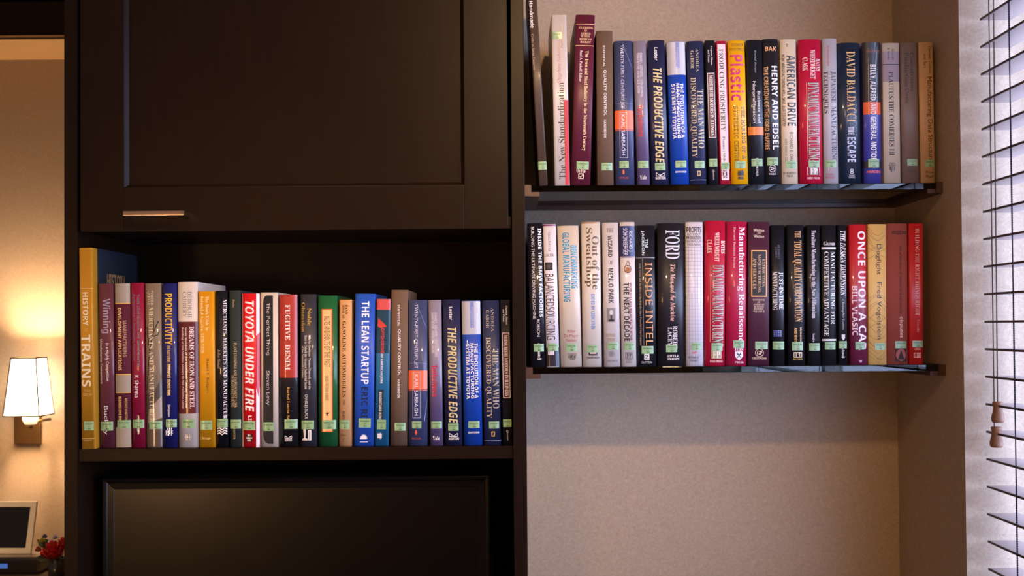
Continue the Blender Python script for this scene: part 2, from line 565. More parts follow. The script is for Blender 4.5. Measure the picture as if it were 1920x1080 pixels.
for k in range(4):
    bm.faces.new((va[k], va[(k + 1) % 4], vb[(k + 1) % 4], vb[k]))
ps = [obj('lamp_shade', bm, mat('f8ead0', 0.8, emit=SCONCE_E, emitc=(1.0, 0.78, 0.55, 1)), sc)]
bm = bmesh.new()
for p, q in [(q0[k], q1[k]) for k in range(4)] + [(q0[k], q0[(k + 1) % 4]) for k in range(4)] + [(q1[k], q1[(k + 1) % 4]) for k in range(4)]:
    tube(bm, [p, q], .0024, 6)
ps.append(obj('shade_wire', bm, mat('5a4024', 0.6), sc))
pa, pb = P(27.5, 833, Y_FAR - .01), P(75.5, 780, Y_FAR - .01)
ps.append(obj('back_plate', boxes((pa.x, pb.x, Y_FAR - .014, Y_FAR, pa.z, pb.z + .02)), M_BRASS, sc, bevel=.002))
bm = bmesh.new()
lathe(bm, [(0, zb - .029), (.016, zb - .029), (.022, zb - .018), (.025, zb), (.025, zb + .02), (0, zb + .02)], 20, xc + .005, ys)
ps.append(obj('socket_cup', bm, mat('f4e4c8', 0.5, emit=.9, emitc=(1.0, .75, .48, 1)), sc, True))
bm = bmesh.new()
lathe(bm, [(0, zb - .042), (.005, zb - .041), (.006, zb - .036), (.004, zb - .029), (0, zb - .028)], 14, xc + .007, ys)
tube(bm, [(xc + .007, ys, zb - .022), (xc + .02, Y_FAR - .012, zb - .022)], .005, 10)
ps.append(obj('arm', bm, M_BRASS, sc, True))
shift_to(sc, *ps)
L = bpy.data.lights.new('bulb', 'POINT')
L.energy = 27.0
L.color = (1.0, .68, .40)
L.shadow_soft_size = .02
lo = bpy.data.objects.new('bulb', L)
C.objects.link(lo)
lo.parent = sc
lo.location = (0, ys - Y_FAR, .13)

YTB = 2.9
ztab = P(60, 1073.5, YTB).z
tb = thing('side_table', 'dark table against the far wall under the sconce', 'table', (-2.0, 3.0, 0))
M_TAB = mat('4a3a2c', 0.3, name='table_top')
ps = [obj('table_top', boxes((-2.9, XCL - .12, 2.72, Y_FAR - .004, ztab - .03, ztab)), M_TAB, tb, bevel=.002)]
for x in (-2.85, XCL - .17):
    for y in (2.76, 3.15):
        ps.append(obj('leg', boxes((x - .02, x + .02, y - .02, y + .02, 0, ztab - .03)), M_WOOD, tb))
shift_to(tb, *ps)
# clock radio dock
r0, r1 = P(-95, 1073, 2.88), P(72.5, 1046.5, 2.88)
dk = thing('docking_radio', 'black docking radio under the white framed tablet', 'radio', ((r0.x + r1.x) / 2, 2.95, ztab))
o1 = obj('body', boxes((r0.x, r1.x, 2.88, 3.04, ztab, r1.z)), mat('0d0b0b', 0.25, coat=.5), dk, bevel=.006)
o2 = obj('top_plate', boxes((r0.x + .006, r1.x - .006, 2.886, 3.034, r1.z + .0002, r1.z + .003)), mat('8a8078', 0.3, metal=.7), dk)
a, b_ = P(-8, 1066, 2.879), P(14, 1057, 2.879)
o3 = obj('display', boxes((a.x, b_.x, 2.8785, 2.8799, a.z, b_.z)), mat('2a4a90', 0.3, emit=.5, emitc=(.1, .22, .7, 1)), dk)
shift_to(dk, o1, o2, o3)
# tablet leaning back on the dock
za = r1.z + .0035
p0, p1 = P(57.5, 1044, 2.92), P(64.5, 945, 2.955)
tw = .235
tab = thing('tablet', 'white framed tablet with a dark screen standing on the black radio', 'tablet', (p0.x - tw / 2, 2.925, za))
hh = math.hypot(p1.z - p0.z, .035)
til = math.atan2(.035, p1.z - p0.z)
sk = Matrix.Rotation(-til, 4, 'X')
bm = boxes((-tw / 2, tw / 2, 0, .009, 0, hh))
o1 = obj('frame', bm, mat('f2ece6', 0.35, name='white_plastic'), tab, bevel=.003)
o2 = obj('screen', boxes((-tw / 2 + .017, tw / 2 - .017, -.0006, .002, .017, hh - .017)), mat('0a0808', 0.25), tab)
tab.rotation_euler = (-til, 0, math.radians(-3))

# flowers
vx = P(107, 1060, 2.86).x
va_ = thing('flower_vase', 'small dark glass vase of red roses beside the tablet', 'vase', (vx, 2.86, ztab))
bm = bmesh.new()
vh = P(107, 1046, 2.86).z - ztab
lathe(bm, [(0, 0), (.022, 0), (.024, .004), (.023, vh), (.021, vh), (.021, .006), (0, .006)], 24)
obj('vase_body', bm, mat('2a2c26', 0.12, coat=.5, name='dark_vase_glass'), va_, True)
M_ROSE, M_LEAF = mat('b00510', 0.6, name='rose_petal'), mat('2c4018', 0.6, vary=.3, bscale=80, name='leaf')


def rose(cx, cy, cz, r, m, name):
    bm = bmesh.new()
    rnd = random.Random(int(cx * 1e4))
    for ring, (rr, n, tilt, up) in enumerate(((.25, 3, 1.25, .5), (.5, 5, 1.0, .35), (.78, 6, .65, .1), (1.0, 7, .3, -.1))):
        for k in range(n):
            a = 2 * math.pi * (k + .5 * ring) / n + rnd.uniform(-.15, .15)
            for i in range(4):
                for j in range(4):
                    pass
            g = []
            for i in range(5):
                row = []
                for j in range(5):
                    s, u_ = (i / 4 - .5) * 1.25, j / 4
                    wd = math.sin(math.pi * (.15 + .75 * u_)) ** .6
                    ang = a + s * wd * 5.2 / n
                    rad = r * rr * (.45 + .55 * math.sin(u_ * 1.57)) + r * .12 * u_ * u_ * math.cos(tilt)
                    z = r * (up - .6 + u_ * (.45 + .6 * math.sin(tilt)) - .25 * abs(s))
                    row.append(bm.verts.new((cx + rad * math.cos(ang), cy + rad * math.sin(ang), cz + z)))
                g.append(row)
            for i in range(4):
                for j in range(4):
                    bm.faces.new((g[i][j], g[i + 1][j], g[i + 1][j + 1], g[i][j + 1]))
    o = obj(name, bm, m, va_, True)
    md = o.modifiers.new('petal_thickness', 'SOLIDIFY')
    md.thickness = .0008
    return o


def rel(px, py, Y):
    return P(px, py, Y) - Vector((vx, 2.86, ztab))


for px, py, Y, r in ((98, 1031, 2.83, .029), (118, 1020, 2.86, .022)):
    q = rel(px, py, Y)
    rose(q.x, q.y, q.z, r, M_ROSE, 'rose').rotation_euler = (0, 0, 0)
for i, (px, py, Y, r, h) in enumerate(((96, 1014, 2.87, .008, 'c8c0e0'), (84, 1005, 2.88, .007, '6a6488'), (104, 1006, 2.88, .007, 'b0a8d0'), (72, 1029, 2.85, .009, 'a05038'), (79, 1013, 2.86, .008, '9a9030'))):
    q = rel(px, py, Y)
    rose(q.x, q.y, q.z, r, mat(h, .6), 'small_blossom')
rl = random.Random(3)
for i in range(26):
    px, py = rl.uniform(70, 120), rl.uniform(1010, 1055)
    q = rel(px, py, rl.uniform(2.84, 2.9))
    base = Vector((rl.uniform(-.01, .01), rl.uniform(-.01, .01), vh - .004))
    d = (q - base)
    side = d.cross(Vector((rl.uniform(-1, 1), -1, .3))).normalized() * .009
    nrm = side.cross(d).normalized() * .002
    bm = bmesh.new()
    tube(bm, [base, base + d * .6], .0009, 5)
    pts = [base + d * .55, base + d * .7 + side * .8 + nrm, base + d * .85 + side + nrm, base + d * 1.05, base + d * .85 - side + nrm, base + d * .7 - side * .8 + nrm]
    vs = [bm.verts.new(p) for p in pts]
    mid = [bm.verts.new(base + d * .7), bm.verts.new(base + d * .85)]
    for f in ((0, 1, 6), (1, 2, 7, 6), (2, 3, 7), (3, 4, 7), (4, 5, 6, 7), (5, 0, 6)):
        bm.faces.new([(vs + mid)[k] for k in f])
    o = obj('leaf', bm, M_LEAF, va_)

# ------------------------------------------------------------------ books: lettering
MATHF = {'R': (0x1D400, 0x1D41A, 0x1D7CE), 'r': (0x1D400, 0x1D41A, 0x1D7CE), 'i': (0x1D434, 0x1D44E, 0), 'I': (0x1D468, 0x1D482, 0),
         'c': (0x1D4D0, 0x1D4EA, 0), 'n': (0x1D5A0, 0x1D5BA, 0x1D7E2), 'N': (0x1D5D4, 0x1D5EE, 0x1D7EC), 'J': (0x1D63C, 0x1D656, 0), 'm': (0x1D670, 0x1D68A, 0x1D7F6)}
NAMES = {'T': 'title_lettering', 'S': 'subtitle_lettering', 'A': 'author_lettering', 'P': 'publisher_lettering', 'M': 'publisher_mark',
         'B': 'colour_band', 'N': 'title_panel', 'F': 'title_frame', 'L': 'printed_lines', 'G': 'cover_picture'}


def styled(s, f):
    if f not in MATHF:
        return s
    U, Lw, D = MATHF[f]
    r = ''
    for ch in s:
        if 'A' <= ch <= 'Z':
            r += chr(U + ord(ch) - 65)
        elif 'a' <= ch <= 'z':
            r += '\u210e' if (f == 'i' and ch == 'h') else chr(Lw + ord(ch) - 97)
        elif ch.isdigit() and D:
            r += chr(D + ord(ch) - 48)
        else:
            r += ch
    return r


GLYPHS = {}


def build_glyphs(keys):
    made = []
    for key in keys:
        s, f = key
        cu = bpy.data.curves.new('text', 'FONT')
        cu.body = styled(s, f)
        cu.align_x = 'CENTER'
        cu.space_line = 0.95
        cu.resolution_u = 3
        cu.offset = {'r': -0.006}.get(f, 0.0)
        o = bpy.data.objects.new('text', cu)
        C.objects.link(o)
        made.append((key, o, cu))
    dg = bpy.context.evaluated_depsgraph_get()
    dg.update()
    for key, o, cu in made:
        me = o.evaluated_get(dg).to_mesh()
        vs = [(v.co.x, v.co.y) for v in me.vertices]
        fs = [tuple(p.vertices) for p in me.polygons]
        o.evaluated_get(dg).to_mesh_clear()
        if vs:
            x0, x1 = min(v[0] for v in vs), max(v[0] for v in vs)
            y0, y1 = min(v[1] for v in vs), max(v[1] for v in vs)
            vs = [((x - x0) / max(x1 - x0, 1e-6), (y - y0) / max(y1 - y0, 1e-6)) for x, y in vs]
        GLYPHS[key] = (vs, fs)
    for key, o, cu in made:
        bpy.data.objects.remove(o)
        bpy.data.curves.remove(cu)


CROPS = {'A': (970, 0, 3.0), 'B': (1140, 60, 3.6), 'C': (1380, 60, 3.6), 'D': (1560, 60, 3.6), 'E': (980, 400, 3.4846), 'F': (1200, 400, 3.4846),
         'G': (1430, 400, 3.4842), 'H': (1570, 400, 3.4857), 'I': (140, 450, 2.7), 'J': (320, 500, 3.085), 'K': (480, 500, 3.085),
         'L': (640, 500, 3.0833), 'M': (780, 500, 3.085)}
STICKER = '86aa78'
INK = '20241e'


def film(m):
    """the clear jacket film is slightly wavy"""
    nt = m.node_tree
    if 'film' in nt.nodes:
        return m
    tc = nt.nodes.new('ShaderNodeTexCoord')
    mp = nt.nodes.new('ShaderNodeMapping')
    mp.inputs['Scale'].default_value = (25, 25, 150)
    n = nt.nodes.new('ShaderNodeTexNoise')
    n.inputs['Scale'].default_value = 1
    n.inputs['Detail'].default_value = 2
    bp = nt.nodes.new('ShaderNodeBump')
    bp.name = 'film'
    bp.inputs['Strength'].default_value = .12
    bp.inputs['Distance'].default_value = .001
    nt.links.new(tc.outputs['Object'], mp.inputs[0])
    nt.links.new(mp.outputs[0], n.inputs['Vector'])
    nt.links.new(n.outputs['Fac'], bp.inputs['Height'])
    nt.links.new(bp.outputs['Normal'], nt.nodes['Principled BSDF'].inputs['Coat Normal'])
    return m


class Book:
    """one book: a hollow cover with a shaped spine, a block of pages and everything printed or stuck on the spine"""

    def __init__(self, crop, bl, br, tl, tr, yt, yb, col, fin, label, items, group, zshelf, Yf, depth=None, col2=None):
        ox, oy, s = CROPS[crop]
        self.px = lambda x, y: (ox + x / s, oy + y / s)
        self.Y = Yf
        b0, b1 = P(*self.px(bl, yb), Yf), P(*self.px(br, yb), Yf)
        t0, t1 = P(*self.px(tl, yt), Yf), P(*self.px(tr, yt), Yf)
        bc, tc = (b0 + b1) / 2, (t0 + t1) / 2
        self.w = ((b1.x - b0.x) + (t1.x - t0.x)) / 2 - .0006
        self.t = math.atan2(tc.x - bc.x, tc.z - zshelf)
        self.h = (tc.z - zshelf) / math.cos(self.t)
        self.o = Vector((bc.x, Yf, zshelf + .0002 + abs(math.sin(self.t)) * self.w / 2))
        self.fin, self.col, self.col2, self.label, self.items, self.group = fin, col, col2, label, items, group
        self.b, self.p = {'j': (max(.0022, .13 * self.w), 3.0), 'c': (max(.002, .12 * self.w), 2.4), 'p': (.0016, 7), 'f': (.0010, 10), 'q': (.0022, 4)}[fin]
        self.d = depth or {'p': .135}.get(fin, .155) * (self.h / .24) ** .5
        self.d = min(self.d, 0.187)
        self.s = s

    def yy(self, u):
        return self.b * min(1.0, abs(2 * u / self.w)) ** self.p

    def mat(self, col, ink=False):
        if self.fin == 'c':
            return mat(col, 0.6 if ink else 0.75, spec=.25, bump=0 if ink else .4, bscale=1500)
        if self.fin == 'q':
            return mat(col, 0.5, coat=.15, coat_rough=.3, spec=.3)
        if self.fin in 'pf':
            return mat(col, 0.45, coat=.2, coat_rough=.15, spec=.35)
        return film(mat(col, 0.45, coat=.6, coat_rough=.055, spec=.3))

    def uv(self, x, y):
        q = P(*self.px(x, y), self.Y)
        dx, dz = q.x - self.o.x, q.z - self.o.z
        return dx * math.cos(self.t) - dz * math.sin(self.t), dx * math.sin(self.t) + dz * math.cos(self.t)

    def rect(self, x0, y0, x1, y1):
        u, v = self.uv((x0 + x1) / 2, (y0 + y1) / 2)
        k = self.Y / FPX / self.s
        hw, hh = (x1 - x0) / 2 * k, (y1 - y0) / 2 * k
        return u - hw, u + hw, v - hh, v + hh

    def lay(self, name, polys, col, off, parent, m=None):
        """flat polygons (u, v) wrapped on the spine, off metres above it"""
        bm = bmesh.new()
        lim = self.w / 2 * .992
        for vs, fs in polys:
            bv = [bm.verts.new((min(lim, max(-lim, u)), 0, min(self.h, max(0, v)))) for u, v in vs]
            for f in fs:
                try:
                    bm.faces.new([bv[i] for i in f])
                except ValueError:
                    pass
        us = [v.co.x for v in bm.verts]
        if us:
            cuts = (.3, .55, .72, .85, .93) if self.p > 3.5 else (.18, .36, .52, .66, .79, .9)
            for a in [0.0] + [x for x in cuts] + [-x for x in cuts]:
                uc = self.w / 2 * a
                if min(us) < uc < max(us):
                    bmesh.ops.bisect_plane(bm, geom=list(bm.verts) + list(bm.edges) + list(bm.faces), plane_co=(uc, 0, 0), plane_no=(1, 0, 0), dist=1e-6)
        for v in bm.verts:
            v.co.y = self.yy(v.co.x) - off
        bm.normal_update()
        for f in bm.faces:
            if f.normal.y > 0:
                f.normal_flip()
        me = bpy.data.meshes.new(name)
        for f in bm.faces:
            f.smooth = True
        bm.to_mesh(me)
        bm.free()
        me.materials.append(m or self.mat(col, True))
        o = bpy.data.objects.new(name, me)
        C.objects.link(o)
        o.parent = parent
        return o

    @staticmethod
    def quad(u0, u1, v0, v1):
        return ([(u0, v0), (u1, v0), (u1, v1), (u0, v1)], [(0, 1, 2, 3)])

    def text(self, s, f, way, r):
        u0, u1, v0, v1 = r
        vs, fs = GLYPHS[(s, f)]
        if way == 'v':
            q = [(u0 + b * (u1 - u0), v1 - a * (v1 - v0)) for a, b in vs]
        elif way == 'u':
            q = [(u1 - b * (u1 - u0), v0 + a * (v1 - v0)) for a, b in vs]
        else:
            q = [(u0 + a * (u1 - u0), v0 + b * (v1 - v0)) for a, b in vs]
        return (q, fs)

    def build(self):
        w, h, d, b = self.w, self.h, self.d, self.b
        root = thing('book', self.label, 'book', self.o, self.group)
        root.rotation_euler = (0, self.t, 0)
        # cover
        n = 20
        prof = []
        for i in range(n + 1):
            a = i / n * 2 - 1
            u = w / 2 * math.copysign(abs(a) ** .6, a)
            prof.append((u, self.yy(u)))
        tk = .0022 if self.fin in 'jcq' else .0008
        loop = [(-w / 2, d)] + prof + [(w / 2, d), (w / 2 - tk, d), (w / 2 - tk, b + .003), (-w / 2 + tk, b + .003), (-w / 2 + tk, d)]
        bm = bmesh.new()
        lo = [bm.verts.new((x, y, 0)) for x, y in loop]
        hi = [bm.verts.new((x, y, h)) for x, y in loop]
        N = len(loop)
        for i in range(N):
            j = (i + 1) % N
            f = bm.faces.new((lo[i], lo[j], hi[j], hi[i]))
            if 1 <= i <= n:
                f.smooth = True
        bm.faces.new(lo[::-1])
        bm.faces.new(hi)
        me = bpy.data.meshes.new('cover')
        bmesh.ops.recalc_face_normals(bm, faces=bm.faces)
        bm.to_mesh(me)
        bm.free()
        me.materials.append(self.mat(self.col) if not self.col2 else grad_mat(self.col, self.col2, h))
        o = bpy.data.objects.new('cover', me)
        C.objects.link(o)
        o.parent = root
        inset = .003 if self.fin in 'jcq' else .0004
        obj('page_block', boxes((-w / 2 + tk + .0002, w / 2 - tk - .0002, b + .0034, d - inset, inset, h - inset)), M_PAPER, root)
        off = .00012
        for it in self.items:
            k = it[0]
            off += .00003
            if k == 's':
                u0, u1, v0, v1 = self.rect(*it[1:5])
                st = self.lay('call_number_sticker', [self.quad(u0, u1, v0, v1)], STICKER, off + .0001, root, mat(STICKER, .45, coat=.35, coat_rough=.1))
                W_, H_ = u1 - u0, v1 - v0
                q = [self.text('TECHNOLOGY', 'N', 'h', (u0 + .1 * W_, u1 - .1 * W_, v0 + .62 * H_, v0 + .78 * H_)),
                     self.text('CTR', 'N', 'h', (u0 + .42 * W_, u0 + .6 * W_, v0 + .40 * H_, v0 + .52 * H_)),
                     self.text('303', 'N', 'h', (u0 + .4 * W_, u0 + .66 * W_, v0 + .08 * H_, v0 + .27 * H_))]
                self.lay('sticker_lettering', q, INK, off + .00018, st, mat(INK, .5))
                off += .0002
                continue
            nm = NAMES[it[1]]
            if k == 'b':
                v0, v1 = self.uv(it[6] if len(it) > 6 else 0, it[3])[1], self.uv(0, it[2])[1]
                u0, u1 = -w / 2, w / 2
                cx = (self.cx0 if hasattr(self, 'cx0') else 0)
                v0, v1 = self.band(it[2], it[3])
                self.lay(nm, [self.quad(u0, u1, v0, v1)], it[4], off, root)
            elif k == 'p':
                self.lay(nm, [self.quad(*self.rect(*it[2:6]))], it[6], off, root)
            elif k == 'f':
                u0, u1, v0, v1 = self.rect(*it[2:6])
                t_ = it[7] * self.Y / FPX / self.s
                self.lay(nm, [self.quad(u0, u1, v0, v0 + t_), self.quad(u0, u1, v1 - t_, v1), self.quad(u0, u0 + t_, v0 + t_, v1 - t_), self.quad(u1 - t_, u1, v0 + t_, v1 - t_)], it[6], off, root)
            elif k in 'vhu':
                self.lay(nm, [self.text(it[2], it[8], k, self.rect(*it[3:7]))], it[7], off, root)
            elif k == 'o':
                u0, u1, v0, v1 = self.rect(*it[2:6])
                c = [((u0 + u1) / 2 + (u1 - u0) / 2 * math.cos(a * math.pi / 16), (v0 + v1) / 2 + (v1 - v0) / 2 * math.sin(a * math.pi / 16)) for a in range(32)]
                if len(it) > 7:
                    g = it[7]
                    c2 = [((u0 + u1) / 2 + ((u1 - u0) / 2) * g * math.cos(a * math.pi / 16), (v0 + v1) / 2 + (v1 - v0) / 2 * g * math.sin(a * math.pi / 16)) for a in range(32)]
                    self.lay(nm, [(c + c2, [(a, (a + 1) % 32, 32 + (a + 1) % 32, 32 + a) for a in range(32)])], it[6], off, root)
                else:
                    self.lay(nm, [(c, [tuple(range(32))])], it[6], off, root)
            elif k == 'g':
                self.lay(nm, [([self.uv(x, y) for x, y in pg], [tuple(range(len(pg)))]) for pg in it[2]], it[3], off, root)
            elif k == 'l':
                q = []
                hw = it[3] / 2 * self.Y / FPX / self.s
                for pl_ in it[2]:
                    pts = [Vector(self.uv(x, y)) for x, y in pl_]
                    L_, R_ = [], []
                    for i, p in enumerate(pts):
                        dd = (pts[min(i + 1, len(pts) - 1)] - pts[max(0, i - 1)])
                        nn = Vector((-dd.y, dd.x)).normalized() * hw
                        L_.append(tuple(p + nn))
                        R_.append(tuple(p - nn))
                    m_ = len(pts)
                    q.append((L_ + R_, [(i, i + 1, m_ + i + 1, m_ + i) for i in range(m_ - 1)]))
                self.lay(nm, q, it[4], off, root)
        self.root = root
        return root

    def band(self, y0, y1):
        """heights on the spine of two crop rows, read at the spine's middle"""
        r = []
        for y in (y1, y0):
            z = P(self.px(0, 0)[0] * 0 + self.mid, self.px(0, y)[1], self.Y).z
            r.append(max(0, (z - self.o.z) / math.cos(self.t)))
        return r

    @property
    def mid(self):
        return 960 + self.o.x / self.Y * FPX


def grad_mat(c1, c2, h):
    m = bpy.data.materials.new('jacket_fade')
    m.use_nodes = True
    nt = m.node_tree
    b = nt.nodes['Principled BSDF']
    b.inputs['Roughness'].default_value = .42
    b.inputs['Coat Weight'].default_value = .55
    b.inputs['Coat Roughness'].default_value = .07
    tc = nt.nodes.new('ShaderNodeTexCoord')
    sx = nt.nodes.new('ShaderNodeSeparateXYZ')
    mr = nt.nodes.new('ShaderNodeMapRange')
    mr.inputs['From Min'].default_value = h * .25
    mr.inputs['From Max'].default_value = h * .72
    mx = nt.nodes.new('ShaderNodeMix')
    mx.data_type = 'RGBA'
    mx.inputs[6].default_value = lin(c2)
    mx.inputs[7].default_value = lin(c1)
    nt.links.new(tc.outputs['Object'], sx.inputs[0])
    nt.links.new(sx.outputs['Z'], mr.inputs['Value'])
    nt.links.new(mr.outputs[0], mx.inputs[0])
    nt.links.new(mx.outputs[2], b.inputs['Base Color'])
    return m


W_ = 'e4dcd8'
GU, GL_, GC = 'books on the upper glass shelf', 'books on the lower glass shelf', 'books on the cabinet shelf'
wave = lambda y, a, x0, x1, n=10: [(x0 + (x1 - x0) * i / n, y + a * math.sin(math.pi * i / n)) for i in range(n + 1)]

